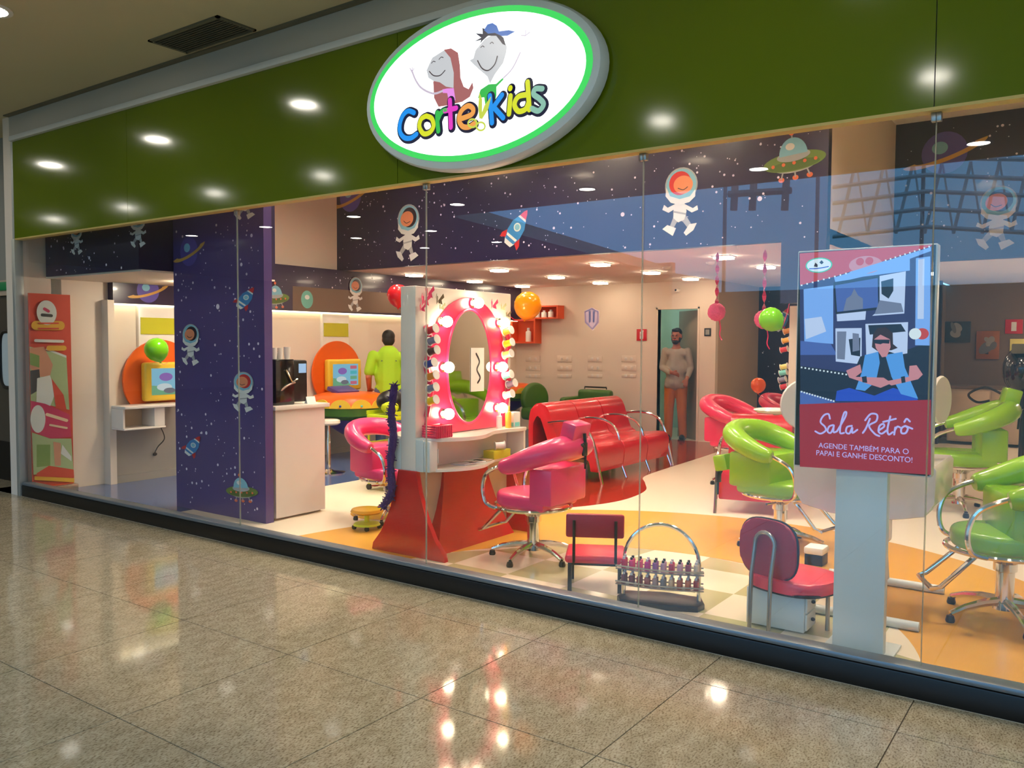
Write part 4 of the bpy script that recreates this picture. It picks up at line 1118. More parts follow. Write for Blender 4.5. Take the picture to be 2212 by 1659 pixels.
for k, c in enumerate(cols): mat('np%d' % k, c, .15, var=.03, coat=.5)
for k, c in enumerate(cols2): mat('nq%d' % k, c, .15, var=.03, coat=.5)
Rz = Matrix.Translation((-2.07, .56, 0)) @ Matrix.Rotation(math.radians(17), 4, 'Z')
protos = {}
for i, (x, y, z, lev, row) in enumerate(spots):
    k = i % 10
    w = Rz @ Vector((x, y, z)); lb = 'tiny nail polish bottle, %s row of the %s rack tier, %s from left' % (('front', 'back')[row], 'upper' if lev == 0 else 'lower', ORD[k])
    g = 'polish bottles on the %s tier' % ('upper' if lev == 0 else 'lower')
    key = (lev, k)
    if key not in protos: protos[key] = bottle(w, .066, .0145, ('np%d' if lev == 0 else 'nq%d') % k, 'black_pl' if (lev == 0 and k % 3) else 'clear_pl', lb, 'nail polish', g, 'polish_bottle')
    else: dup(protos[key], w, 0, lb, g)

t = thing('work_chair', 'maroon work chair with rounded back on a bent chrome tube', 'chair', (-1.34, .62, 0), math.radians(-18))
def superoval(a, b_, n, e=2.6): return [(a * math.copysign(abs(math.cos(2 * PI * k / n)) ** (2 / e), math.cos(2 * PI * k / n)), b_ * math.copysign(abs(math.sin(2 * PI * k / n)) ** (2 / e), math.sin(2 * PI * k / n))) for k in range(n)]
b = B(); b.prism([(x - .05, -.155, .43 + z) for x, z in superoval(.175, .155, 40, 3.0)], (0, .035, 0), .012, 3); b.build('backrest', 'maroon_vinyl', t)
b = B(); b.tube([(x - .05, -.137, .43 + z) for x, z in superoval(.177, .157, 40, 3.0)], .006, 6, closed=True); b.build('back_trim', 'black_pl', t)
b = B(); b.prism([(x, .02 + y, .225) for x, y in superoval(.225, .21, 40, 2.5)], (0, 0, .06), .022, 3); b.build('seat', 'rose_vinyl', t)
b = B(); b.prism([(x, .02 + y, .215) for x, y in superoval(.222, .207, 40, 2.5)], (0, 0, .012)); b.build('seat_trim', 'black_pl', t)
b = B(); b.tube([(-.11, -.21, 0.0), (-.11, -.20, .30), (-.11, -.175, .44)] + [(-.05 - .06 * math.cos(PI * k / 10), -.172, .46 + .06 * math.sin(PI * k / 10)) for k in range(11)] + [(.01, -.175, .44), (.01, -.20, .30), (.01, -.21, 0.0)], .011, 8); b.build('back_tube', 'steel', t)
b = B(); b.tube([(-.15, .1, .22), (-.15, .1, 0)], .011, 8); b.tube([(.15, .1, .22), (.15, .1, 0)], .011, 8); b.build('front_legs', 'steel', t)
t = thing('drawer_cabinet', 'low white drawer cabinet with dark knobs beneath the maroon chair', 'cabinet', (-1.385, .52, 0))
b = B(); b.b2((-.165, 0, .01), (.14, .18, .205), .004); b.build('body', 'white_cool', t)
for k in range(2):
    b = B(); b.b2((.141, .012, .02 + k * .092), (.152, .168, .104 + k * .092), .003); dw = b.build('drawer', 'paper', t)
    b = B(); b.ell((.160, .09, .065 + k * .092), (.012, .012, .010), 10); b.build('knob', 'black_pl', dw)

# ================================================================ WHITE STATION BEHIND THE DISPLAY
ws = thing('white_station', 'white double-sided styling station with curved desks behind the display stand', 'station', (-1.10, 1.34, 0))
b = B(); b.b2((-.05, -.33, .30), (.05, .33, 1.62), .03, 3); b.build('panel', 'white_lac', ws)
for sd in (-1, 1):
    pr = [(0, .86), (.36, .86), (.375, .84), (.37, .66), (.32, .585), (.16, .55), (0, .545)]
    b = B(); b.prism([(sd * x, -.30, z) for x, z in pr], (0, .60, 0), .012); b.build('desk', 'white_lac', ws)
    b = B(); b.lathe([(0, -.012), (.15, -.012), (.158, 0), (.15, .012), (0, .012)], (0, 0, 0), 28, Matrix.Identity(4)); dc = b.build('round_wing', 'white_lac', ws)
    dc.location = (-.375, -.04, 1.14) if sd < 0 else (.345, -.04, 1.20); dc.rotation_euler = (PI / 2, 0, math.radians(20 if sd < 0 else 78)); dc.scale = (.85, .85, 1) if sd > 0 else (1, 1, 1)
    b = B(); b.tube([(sd * .04, 0, 1.1), (sd * .30, .02, 1.15)], .015, 8); b.build('wing_arm', 'steel', ws)
for y in (-.41, .41):
    b = B(); b.tube([(-.34, y, .026), (.33, y, .026)], .026, 12); b.build('floor_foot', 'white_cool', ws)
    b = B(); b.tube([(0, y, .03), (0, y * .75, .34)], .022, 10); b.build('strut', 'white_cool', ws)
b = B(); b.box((0, 0, .0), (.13, .15, .05), .012); o = b.build('foot_pad', 'paper'); o.location = at(1757, 1166, y=2.0); o.location.z = .10; o.location = (-1.60, 2.02, .10); tag(o, 'white cushioned foot pad below the green chair by the display', 'foot pad')
b = B(); b.b2((-.06, -.07, -.10), (.06, .07, -.025), .006); b.build('pad_base', 'black_pl', o)
b = B(); b.lathe([(0, 0), (.10, .004), (.125, .022), (.118, .028), (.10, .014), (0, .010)], seg=24); o = b.build('wing_tray', 'white_lac', ws); o.location = at(1672, 893, y=1.36) - Vector((-1.10, 1.34, 0)); b = B(); b.tube([o.location, (-.44, -.04, 1.10)], .012, 8); b.build('tray_arm', 'steel', ws)

# second, mostly hidden vanity edge with spools at the right
t = thing('vanity_edge', 'narrow cream vanity edge with ribbon spools left of the display stand', 'vanity', (at(1706, 750, y=4.75).x + .03, 4.75, 0))
b = B(); b.b2((-.04, 0, .55), (.06, .9, 1.89), .006); b.build('panel', 'cream', t)
fl2 = [(-.22, 0), (-.16, .15), (-.10, .35), (-.06, .56)]
b = B(); b.prism([(x, .0, z) for x, z in fl2 + [(-x, z) for x, z in fl2[::-1]]], (0, .9, 0)); b.build('base', 'red_lac', t)
for k, (px, py, m) in enumerate(((1697, 715, 'r_orange'), (1694, 735, 'r_or2'), (1690, 755, 'r_red'), (1690, 792, 'r_lemon'), (1688, 805, 'r_teal'), (1686, 820, 'r_grey'), (1690, 835, 'r_red'))):
    q = at(px + 4, py, y=4.80); spool(q, m, '%s ribbon spool, %s from the top on the cream vanity edge at right' % (names[m], ('first', 'second', 'third', 'fourth', 'fifth', 'sixth', 'seventh')[k]), 0)

# ================================================================ COUNTER AND COFFEE CORNER
t = thing('service_counter', 'white service counter block behind the blue printed partition', 'counter', (-6.1, .70, 0))
b = B(); b.b2((-.55, .02, .02), (.44, .56, .93)); b.build('body', 'white_lac', t)
b = B(); b.b2((-.55, .0, .93), (.465, .60, .965), .004); b.build('worktop', 'white_lac', t)
b = B(); b.b2((-.53, .04, 0), (.40, .54, .02)); b.build('plinth', 'creamdark', t)
zt2 = .965
t = thing('coffee_machine', 'black coffee machine with small lit screen on the white counter', 'coffee machine', (-5.86, .76, zt2))
b = B(); b.b2((-.22, 0, 0), (.16, .20, .39), .01); b.build('body', 'black_gloss', t)
b = B(); b.b2((-.20, .20, .02), (.14, .36, .38), .015); b.build('brew_unit', 'black_pl', t)
screen('scr_blue', (170, 200, 235), 1.0); b = B(); b.b2((.141, .26, .27), (.147, .34, .35), .002); b.build('screen', 'scr_blue', t)
b = B(); b.tube(spline([(.15, .05, .12), (.17, .12, .17), (.165, .2, .19)], 5), .009, 6); b.build('lever', 'steel', t)
b = B(); b.tube([(.17, .10, .30), (.175, .16, .20), (.17, .22, .22)], .008, 6); b.build('steam_wand', 'chrome', t)
for k, (y, h) in enumerate(((.79, .09), (.85, .09), (.93, .10))):
    t = thing('paper_cup_stack', ('left', 'middle', 'right')[k] + ' stack of white paper cups on top of the coffee machine', 'cups', (-5.76, y, zt2 + .392), 0, 'cup stacks on the coffee machine')
    for m in range(3):
        b = B(); b.lathe([(0, m * .018), (.022, m * .018), (.028, m * .018 + h * .62), (.030, m * .018 + h * .62), (.030, m * .018 + h * .66), (.026, m * .018 + h * .66), (0, m * .018 + h * .5)], seg=16); b.build('cup', 'paper', t)
b = B(); b.prism([(0, -.05, 0), (.02, -.05, .06), (.04, -.05, 0)], (0, .10, 0)); o = b.build('table_card', 'paper'); o.location = (-5.74, 1.15, zt2); tag(o, 'small folded white card at the counter edge by the coffee machine', 'card')

# ================================================================ WALL STATIONS ALONG THE LEFT WALL
xw = XL
def station(y, label, mon_label):
    t = thing('wall_station', label, 'station', (xw, y, 0), 0, 'screen stations along the left wall')
    b = B(); b.b2((0, -.24, .80), (.05, .24, 1.885), .004); b.build('pilaster', 'white_lac', t)
    b = B(); b.b2((.05, -.22, 1.58), (.058, .22, 1.76)); b.build('yellow_plate', 'yellow_sign', t)
    b = B(); b.prism([(.05, .44 * math.cos(2 * PI * k / 48), 1.08 + .44 * math.sin(2 * PI * k / 48)) for k in range(48)], (.025, 0, 0), .004); b.build('orange_disc', 'orange', t)
    m = thing('kiosk_monitor', mon_label, 'monitor', (xw + .13, y + .05, 1.065), 0, 'yellow monitors of the wall stations')
    b = B(); b.box((0, 0, 0), (.10, .60, .42), .03, 0, 0, 0, 3); b.build('case', 'yellow_fr', m)
    b = B(); b.b2((-.055, -.05, -.05), (-.05, .05, .05)); b.build('wall_mount', 'black_pl', m)
    d = Decal((.05, 0, 0), (0, 1, 0), UZ, (1, 0, 0))
    d.poly('k_sky', [(-.23, -.145), (.23, -.145), (.23, .145), (-.23, .145)]); d.poly('k_green', [(-.23, -.145), (.10, -.145), (.0, -.06), (-.23, -.04)])
    d.ell('k_purple', (-.06, .05), .08, .045); d.ell('k_white', (-.08, -.06), .09, .04); d.ell('k_grey', (-.02, -.10), .07, .03)
    for z, c in ((.10, 'k_red'), (.03, 'k_blue'), (-.04, 'k_green'), (-.11, 'k_red')): d.poly(c, [(.08, z - .022), (.20, z - .022), (.20, z + .022), (.08, z + .022)])
    d.build('screen_picture', m)
    return t


for nm, rgb in dict(k_sky=(140, 200, 226), k_green=(120, 180, 140), k_purple=(150, 110, 190), k_white=(214, 226, 230), k_grey=(120, 120, 130), k_red=(214, 110, 130), k_blue=(90, 190, 200)).items(): screen(nm, rgb, .8)
station(1.48, 'white pilaster station with orange disc nearest the shop glass', 'yellow framed monitor nearest the shop glass')
station(4.08, 'white pilaster station with orange disc left of the man in the lime shirt', 'yellow framed monitor beside the man in the lime shirt')
station(5.95, 'white pilaster station with orange disc behind the man in the lime shirt', 'yellow framed monitor mostly hidden behind the man in the lime shirt')
t = thing('wall_desk', 'white open wall desk box under the nearest orange disc', 'desk', (xw, 1.15, 0))
b = B(); b.b2((.082, -.27, .80), (.38, .45, .83), .006); b.build('top', 'white_lac', t)
b = B(); b.b2((.082, -.27, .58), (.36, .20, .60), .006); b.build('bottom', 'white_lac', t)
b = B(); b.b2((.082, -.27, .60), (.34, -.25, .80)); b.build('side', 'white_lac', t)
b = B(); b.b2((.082, .08, .60), (.34, .20, .80), .004); b.build('side', 'white_lac', t)
b = B(); b.b2((.082, -.25, .60), (.10, .10, .80)); b.build('back', 'creamdark', t)
b = B(); b.tube(spline([(.15, .25, .60), (.2, .28, .45), (.12, .25, .35), (.10, .22, .28)], 5), .006, 6); b.ell((.11, .22, .27), (.02, .025, .02), 8); o = b.build('power_cable', 'black_pl', t)


def pod(y, x, label, sc=1.0):
    t = thing('play_console', label, 'console', (x, y, .82), 0, 'round play consoles on the left wall', sc)
    b = B(); b.lathe([(0, .03), (.30, .03), (.42, .0), (.47, -.06), (.48, -.13), (.0, -.13)], seg=36); b.build('rainbow_rim', 'orange', t)
    for k in range(7):
        a = -1.5 + 3.0 * k / 6; b = B(); c, s_ = math.cos(a), math.sin(a)
        pp = [Vector((c, s_, 0)) * .486 + Vector((-s_, c, 0)) * (.12 * math.cos(q)) + Vector((0, 0, -.128 + .10 * math.sin(q))) for q in [PI * m / 10 for m in range(11)]]
        b.prism([tuple(p - Vector((c, s_, 0)) * .02 * (1 - 0)) for p in pp], tuple(Vector((c, s_, 0)) * .012)); b.build('yellow_arch', 'yellow_fr', t)
        b = B(); b.ell((c * .482, s_ * .482, -.10), (.014, .014, .014), 8); b.build('button', ('r_red', 'r_blue', 'r_teal')[k % 3], t)
    b = B(); b.lathe([(.478, -.13), (.46, -.22), (.36, -.27), (0, -.28)], seg=36); b.build('green_bowl', 'green_dark', t)
    b = B(); b.lathe([(.34, -.275), (.22, -.38), (.10, -.46), (0, -.47)], seg=24); b.build('purple_base', 'purple_gl', t)
    b = B(); b.box((-.12, 0, .05), (.2, .34, .05), .01, ry=.3); b.build('control_panel', 'purple_gl', t)
    return t


pod(3.84, xw + .57, 'rainbow rimmed round play console beside the counter', 1.1)
pod(7.35, xw + .62, 'rainbow rimmed round play console far back by the ribbon spools', .9)
t = thing('bar_stool', 'chrome bar stool with round foot in front of the play console', 'stool', (-7.28, 2.78, 0))
b = B(); b.lathe([(0, 0), (.19, 0), (.19, .012), (.06, .03), (.028, .05), (.025, .40), (.02, .41), (.02, .56), (0, .56)], seg=28); b.build('pedestal', 'chrome', t)
b = B(); b.lathe([(0, .56), (.11, .56), (.135, .58), (.13, .61), (.10, .62), (0, .62)], seg=28); b.build('seat', 'white_lac', t)
t = thing('car_seat', 'dark green round backed child seat behind the red sofa', 'seat', (-7.25, 7.2, 0), -.3)
b = B(); b.box((0, 0, .40), (.50, .52, .20), .06, 0, 0, 0, 3); b.build('seat', 'green_dark', t)
b = B(); b.prism([(-.26, .26 * math.cos(q), .62 + .26 * math.sin(q)) for q in [2 * PI * k / 28 for k in range(28)]], (.12, 0, 0), .04, 3); b.build('backrest', 'green_dark', t)
b = B(); b.lathe([(.04, .30), (.04, .04), (.22, .02), (.22, 0), (0, 0)], seg=20); b.build('pedestal', 'chrome', t)
t = thing('green_armchair', 'dark green boxy armchair against the back wall behind the sofa', 'armchair', (-6.75, 7.75, 0), -PI / 2)
b = B(); b.box((0, 0, .30), (.60, .62, .26), .05, 0, 0, 0, 3); b.build('seat', 'green_dark', t)
b = B(); b.box((-.24, 0, .62), (.16, .60, .28), .05, 0, 0, 0, 3); b.build('backrest', 'green_dark', t)
for sd in (-1, 1):
    b = B(); b.box((0, sd * .31, .42), (.58, .12, .46), .05, 0, 0, 0, 3); b.build('arm', 'green_dark', t)
b = B(); b.b2((-.26, -.26, 0), (.26, .26, .17)); b.build('plinth', 'black_pl', t)
b = B(); b.tube([(-.24, -.2, .77), (-.24, -.2, .80), (-.24, .2, .80), (-.24, .2, .77)], .012, 6); b.build('top_rail', 'black_pl', t)

# lime trolley with bag
t = thing('tool_trolley', 'lime yellow hairdressing trolley on casters behind the pink chair', 'trolley', (-5.98, 2.45, 0))
for z in (.07, .40, .72):
    b = B(); b.b2((-.17, -.19, z), (.17, .19, z + .05), .012); b.b2((-.17, -.19, z + .05), (-.155, .19, z + .09)); b.b2((.155, -.19, z + .05), (.17, .19, z + .09)); b.build('tray', 'lime', t)
for sx in (-1, 1):
    for sy in (-1, 1):
        b = B(); b.tube([(sx * .155, sy * .17, .05), (sx * .155, sy * .17, .80)], .012, 8); ps = b.build('post', 'lime', t)
        b = B(); b.lathe([(0, -.012), (.03, -.012), (.03, .012), (0, .012)], (sx * .155, sy * .17, .03), 12, Matrix.Rotation(PI / 2, 4, 'X')); b.build('caster', 'black_pl', ps)
t = thing('cloth_bag', 'black and lime cloth bag on top of the lime trolley', 'bag', (-5.98, 2.45, .78))
b = B(); b.ell((0, 0, .12), (.15, .16, .12), 16); b.build('bag_body', 'black_pl', t)
b = B(); b.ell((.06, -.09, .07), (.10, .08, .07), 12); b.build('lime_cloth', 'lime', t)
t = thing('wheeled_stool', 'low yellow stool with lime base and black casters left of the vanity base', 'stool', (-4.84, .96, 0))
b = B(); b.lathe([(0, .13), (.11, .13), (.13, .145), (.12, .165), (0, .17)], seg=24); b.build('seat', 'floor_dark', t)
b = B(); b.lathe([(.02, .13), (.02, .06), (.10, .05), (.11, .035), (0, .035)], seg=18); b.build('base', 'lime', t)
for k in range(4):
    a = PI / 4 + k * PI / 2; b = B(); b.lathe([(0, -.01), (.018, -.01), (.018, .01), (0, .01)], (.10 * math.cos(a), .10 * math.sin(a), .018), 10, Matrix.Rotation(PI / 2, 4, 'X')); b.build('caster', 'black_pl', t)

# ================================================================ BALLOONS, POMPOMS, WALL THINGS
def balloon(loc, r, m, label, tip=(0, 0, -1), tie=None):
    t = thing('balloon', label, 'balloon', loc, 0, 'party balloons')
    z = Vector(tip).normalized(); rot = z.to_track_quat('-Z', 'Y').to_matrix().to_4x4()
    pr = [(0, 1.0), (.38, .94), (.70, .74), (.92, .42), (1.0, .05), (.93, -.35), (.72, -.72), (.40, -.98), (.12, -1.12), (.05, -1.16)]
    b = B(); b.lathe([(x * r, zz_ * r) for x, zz_ in pr[::-1]], (0, 0, 0), 28, rot); b.build('skin', m, t, angle=80)
    b = B(); b.lathe([(.05 * r, -1.14 * r), (.11 * r, -1.24 * r), (0, -1.22 * r)], (0, 0, 0), 10, rot); b.build('knot', m, t)
    if tie:
        k0 = z * (1.2 * r); k1 = Vector(tie) - Vector(loc)
        b = B(); b.tube(spline([k0, k0 * .5 + k1 * .5 + Vector((0, 0, -.02)), k1], 5), .003, 5); b.build('string', 'ribbon_pink', t)
    return t


def bl(px, py, rp, m, label, tip=(0, 0, -1), tie=None, **pl):
    c = at(px, py, **pl); e = at(px + rp, py, **pl)
    d = (c - EYE).dot(fwd); balloon(c, rp * d / FPX, m, label, tip, tie)


bl(1140, 660, 30, 'balloon_orange', 'bright orange balloon tied to the top right corner of the vanity wall', (-.5, .3, -1), (-3.95, 1.67, 1.72), y=1.85)
bl(860, 638, 24, 'balloon_red', 'red balloon half hidden behind the vanity wall', (0, 0, -1), (-4.05, 1.67, 1.5), y=2.2)
bl(338, 755, 25, 'balloon_green', 'green balloon on the yellow monitor nearest the glass', (.2, .2, -1), (-8.43, 1.5, 1.275), x=-8.25)
bl(1666, 690, 26, 'balloon_green', 'lime green balloon left of the display stand', (1, 0, -.9), (-2.48, 4.16, 1.9), y=3.6)
bl(1638, 832, 16, 'balloon_dkorange', 'small dark orange balloon in front of the alcove', (0, 0, -1), (-3.3, 6.6, .72), y=6.0)


def pompom(px, py, rp, y, label, top):
    c = at(px, py, y=y); r = rp * (c - EYE).dot(fwd) / FPX
    t = thing('pompom', label, 'decoration', c, 0, 'pink pompoms hanging on ribbons')
    b = B(); b.ell((0, 0, 0), (r, r, r), 24)
    rnd = random.Random(int(px))
    for v in b.bm.verts: v.co *= 1 + rnd.uniform(-.06, .06)
    b.build('ball', 'pom_pink', t)
    b = B(); z1 = top - c.z; n = 16
    for k in range(n):          # twisted ribbon up to the ceiling
        a0, a1 = k * .9, (k + 1) * .9; z0_, z1_ = r * .9 + (z1 - r * .9) * k / n, r * .9 + (z1 - r * .9) * (k + 1) / n; w = .022
        b.face([(w * math.cos(a0), w * math.sin(a0), z0_), (-w * math.cos(a0), -w * math.sin(a0), z0_), (-w * math.cos(a1), -w * math.sin(a1), z1_), (w * math.cos(a1), w * math.sin(a1), z1_)])
    b.build('ribbon', 'ribbon_pink', t)
    b = B(); b.tube(spline([(.3 * r, 0, -.8 * r), (.5 * r, 0, -1.8 * r), (.4 * r, 0, -2.6 * r), (.7 * r, 0, -3.2 * r)], 4), .006, 5); b.build('tail', 'ribbon_pink', t)


pompom(1548, 674, 19, 4.75, 'pink paper pompom hanging on a ribbon right of the back door', ZC)
pompom(1650, 690, 20, 4.75, 'pink paper pompom half hidden behind the lime balloon', ZC)

t = thing('wall_shelf', 'orange stepped box shelf on the back wall', 'shelf', (-8.1, YB, 0))
b = B(); b.b2((-.48, -.20, 1.50), (.03, -.001, 1.53)); b.b2((-.48, -.20, 1.89), (.03, -.001, 1.92)); b.b2((-.48, -.20, 1.53), (-.45, -.001, 1.89)); b.b2((0, -.20, 1.53), (.03, -.001, 1.89)); b.b2((-.45, -.02, 1.53), (0, -.001, 1.89)); b.build('lower_box', 'orange_box', t)
b = B(); b.b2((-.20, -.20, 1.921), (.49, -.001, 1.945)); b.b2((-.20, -.20, 2.12), (.49, -.001, 2.145)); b.b2((.46, -.20, 1.945), (.49, -.001, 2.12)); b.b2((-.2, -.20, 1.945), (-.17, -.001, 2.12)); b.b2((-.17, -.02, 1.945), (.46, -.001, 2.12)); b.build('upper_box', 'orange_box', t)
for k, (x, z, h) in enumerate(((-.16 - 8.1, 1.53, .24), (.02 - 8.1, 1.946, .13), (.16 - 8.1, 1.946, .12), (.30 - 8.1, 1.946, .13))):
    bottle((x, YB - .12, z), h, .05, 'paper', 'clear_pl', ('white bottle in the lower box of the orange shelf', 'left white jar in the upper box of the orange shelf', 'middle white jar in the upper box of the orange shelf', 'right white jar in the upper box of the orange shelf')[k])
def plate(name, px0, py0, px1, py1, y, m, label, cat, dep=.012):
    a = at(px0, py0, y=y); c = at(px1, py1, y=y)
    b = B(); b.b2((a.x, y - dep, c.z), (c.x, y - .0005, a.z), .002); o = b.build(name, m); tag(o, label, cat); return o, a, c


o, a, c = plate('fire_sign', 1376, 711, 1397, 736, YB, 'sign_red', 'red fire extinguisher sign on the back wall left of the door', 'sign')
d = Decal((0, YB - .012, 0), UX, UZ, NF); mx, mz = (a.x + c.x) / 2, (a.z + c.z) / 2; d.poly('paper', [(mx - .03, mz - .065), (mx + .03, mz - .065), (mx + .03, mz + .05), (mx - .03, mz + .05)]); d.poly('paper', [(mx - .01, mz + .05), (mx + .035, mz + .05), (mx + .035, mz + .075), (mx - .01, mz + .075)]); d.poly('sign_red', [(mx - .016, mz - .02), (mx + .016, mz - .02), (mx + .016, mz + .02), (mx - .016, mz + .02)]); d.build('pictogram', o)
o, a, c = plate('wall_switch', 1522, 709, 1536, 726, YB, 'black_pl', 'small dark square plate on the wall right of the back door', 'switch')
b = B(); b.b2((a.x + .02, YB - .018, c.z + .02), (c.x - .02, YB - .012, a.z - .02)); b.build('rocker', 'steel', o)
# raised lettering panels on the back wall
for i, px in enumerate((1151, 1219, 1285, 1358)):
    t = thing('wall_plaque', 'pale raised plaque pair on the back wall, %s from the left' % ('first', 'second', 'third', 'fourth')[i], 'plaque', (0, 0, 0), 0, 'pale plaques on the back wall')
    for (y0, y1) in ((768, 782), (788, 801), (808, 816)):
        a = at(px - 15, y0, y=YB); c = at(px + 16, y1, y=YB)
        b = B(); b.b2((a.x, YB - .008, c.z), (c.x, YB - .0005, a.z), .003); pl = b.build('plaque_face', 'cream', t)
        b = B()
        for k in range(2): b.ell((a.x + (c.x - a.x) * (.3 + .4 * k), YB - .008, (a.z + c.z) / 2), (.03, .004, .03), 8)
        b.build('raised_mark', 'white_lac', pl)
t = thing('security_camera', 'small wall camera above the back door', 'camera', at(1465, 626, y=YB - .06))
b = B(); b.tube([(0, .06, 0), (0, 0, 0)], .012, 8); b.build('bracket', 'white_lac', t)
b = B(); b.box((0, -.04, -.01), (.05, .10, .045), .01); b.build('housing', 'white_lac', t)
b = B(); b.lathe([(0, 0), (.016, 0), (.016, .006), (0, .006)], (0, -.092, -.01), 10, Matrix.Rotation(PI / 2, 4, 'X')); b.build('lens', 'black_pl', t)
# acrylic hexagon sticker and emblem hung inside the glass
hx = [at(px, py, y=.062) for px, py in ((1262, 672), (1278, 664), (1294, 672), (1294, 697), (1280, 714), (1263, 697))]
b = B(); b.prism([tuple(p) for p in hx], (0, .002, 0)); o = b.build('hexagon_sticker', 'sticker'); tag(o, 'pale violet six-sided alarm sticker on the shop glass', 'sticker')
cx = sum((p.x for p in hx)) / 6; cz = sum((p.z for p in hx)) / 6
d = Decal((0, .0615, 0), UX, UZ, NF, step=.0002)
mat('violet', (168, 150, 190), .5, var=.03)
for s_ in (-1, 1): d.stroke('violet', [(cx + s_ * .012, cz + .03), (cx + s_ * .012, cz - .02)], .012); d.k += 0
d.stroke('violet', [(p.x * .86 + cx * .14, p.z * .86 + cz * .14) for p in hx + hx[:1]], .005, smooth=False); d.build('sticker_marks', o)

# ---- retro room pictures
for nm, rgb in dict(ph_dark=(44, 42, 44), ph_mid=(104, 100, 96), ph_light=(150, 140, 126), ph_or=(150, 84, 36)).items(): mat(nm, rgb, .6, var=.1)
def picture(px0, py0, px1, py1, ground, label, seed):
    y = 11.4; a = at(px0, py0, y=y); c = at(px1, py1, y=y); b = B(); b.b2((a.x, y - .03, c.z), (c.x, y - .001, a.z), .004); o = b.build('framed_photo', ground); tag(o, label, 'picture')
    d = Decal((0, y - .03, 0), UX, UZ, NF); r = random.Random(seed); w, h = c.x - a.x, a.z - c.z
    for k in range(7): d.ell(r.choice(('ph_mid', 'ph_light', 'ph_dark')), (a.x + w * r.uniform(.25, .75), c.z + h * r.uniform(.25, .75)), w * r.uniform(.08, .22), h * r.uniform(.08, .22), r.uniform(0, 3))
    d.build('photo_print', o); return o


picture(2030, 695, 2096, 740, 'ph_dark', 'black and white framed photo on the brown retro wall', 1)
picture(2110, 715, 2158, 776, 'ph_or', 'sepia poster with dark figure on the brown retro wall', 2)
o, a, c = plate('fire_sign', 2172, 690, 2209, 721, 11.4, 'sign_red', 'red fire sign on the brown wall of the retro room', 'sign')
d = Decal((0, 11.4 - .012, 0), UX, UZ, NF); mx, mz = (a.x + c.x) / 2, (a.z + c.z) / 2; d.poly('paper', [(mx - .035, mz - .07), (mx + .035, mz - .07), (mx + .035, mz + .07), (mx - .035, mz + .07)]); d.build('pictogram', o)
o, a, c = plate('yellow_notice', 2182, 732, 2212, 785, 11.4, 'r_lemon', 'pale yellow notice on the retro room wall', 'notice')
t = thing('dryer_column', 'black hair steamer on a stand in the dim retro room', 'hair steamer', (-.72, 6.3, 0))
b = B(); b.lathe([(.20, 0), (.20, .03), (.03, .06), (.025, 1.0), (0, 1.0)], seg=20); b.build('stand', 'black_pl', t)
b = B(); b.ell((0, 0, 1.25), (.20, .22, .26), 18); b.build('hood', 'black_gloss', t)
b = B(); b.b2((-.10, -.22, 1.42), (.12, -.10, 1.52), .01); b.build('control_box', 'vent_dark', t)
b = B(); b.tube(spline([(-.2, 0, 1.0), (-.35, .02, 1.06), (-.5, 0, .98), (-.42, 0, .90), (-.3, 0, .92)], 6), .014, 6); b.build('hose', 'black_pl', t)
t = thing('hose_cabinet', 'brown low cabinet under the pictures in the retro room', 'cabinet', (-1.2, 10.7, 0))
b = B(); b.b2((-.8, -.25, .05), (.9, .25, .85), .01); b.build('body', 'creamdark', t)
b = B(); b.b2((-.82, -.27, .85), (.92, .27, .89), .006); b.build('top', 'brown_wall', t)
for k in range(3):
    b = B(); b.b2((-.78 + k * .56, -.262, .08), (-.25 + k * .56, -.25, .82), .004); dr = b.build('door', 'creamdark', t)
    b = B(); b.tube([(-.32 + k * .56, -.275, .55), (-.32 + k * .56, -.275, .66)], .008, 6); b.build('handle', 'steel', dr)

# ---- roll-up banner leaning at the left inside the glass
t = thing('rollup_banner', 'tall red and green roll-up advertising banner at the left inside the glass', 'banner', (0, 0, 0))
xb = -8.48
b = B(); b.b2((xb - .05, .07, .0), (xb + .05, .50, .07), .01); b.build('cassette', 'steel', t)
b = B(); b.b2((xb - .008, .075, .07), (xb, .475, 1.96)); b.build('sheet', 'banner_red' if 'banner_red' in M else 'orange_box', t)
for nm, rgb in dict(bn_red=(196, 70, 48), bn_yel=(212, 164, 48), bn_green=(120, 150, 80), bn_pink=(186, 50, 90), bn_skin=(196, 140, 110), bn_white=(208, 214, 206), bn_dk=(60, 60, 60), bn_lg=(160, 180, 130), bn_cr=(220, 196, 160)).items(): mat(nm, rgb, .6, var=.05)
d = Decal((xb, 0, 0), (0, 1, 0), UZ, (1, 0, 0))
def bz(zx, zy): q = at(zx * .3254, 560 + zy * .3254, x=xb); return (min(max(q.y, .077), .473), min(max(q.z, .08), 1.955))
BP = lambda m, *p: d.poly(m, [bz(*q) for q in p])
d.poly('bn_red', [(.076, .08), (.474, .08), (.474, 1.957), (.076, 1.957)])
BP('bn_lg', (180, 580), (440, 640), (460, 1000), (200, 940)); BP('bn_white', (300, 600), (440, 655), (440, 640), (310, 590))
BP('bn_skin', (190, 590), (290, 580), (350, 700), (330, 780), (240, 780), (190, 720)); BP('bn_dk', (195, 740), (260, 730), (270, 860), (200, 900))
BP('bn_white', (245, 790), (330, 770), (370, 880), (330, 980), (240, 950)); BP('bn_green', (195, 620), (260, 640), (260, 720), (195, 700)); BP('bn_red', (340, 790), (420, 900), (440, 1000), (370, 990))
BP('bn_pink', (195, 940), (300, 960), (460, 1030), (470, 1180), (330, 1190), (205, 1140)); d.ell('bn_white', bz(250, 1060), .07, .135)
d.stroke('bn_cr', [bz(310, 1030), bz(440, 1070)], .03); d.stroke('bn_cr', [bz(330, 1100), bz(440, 1120)], .02)
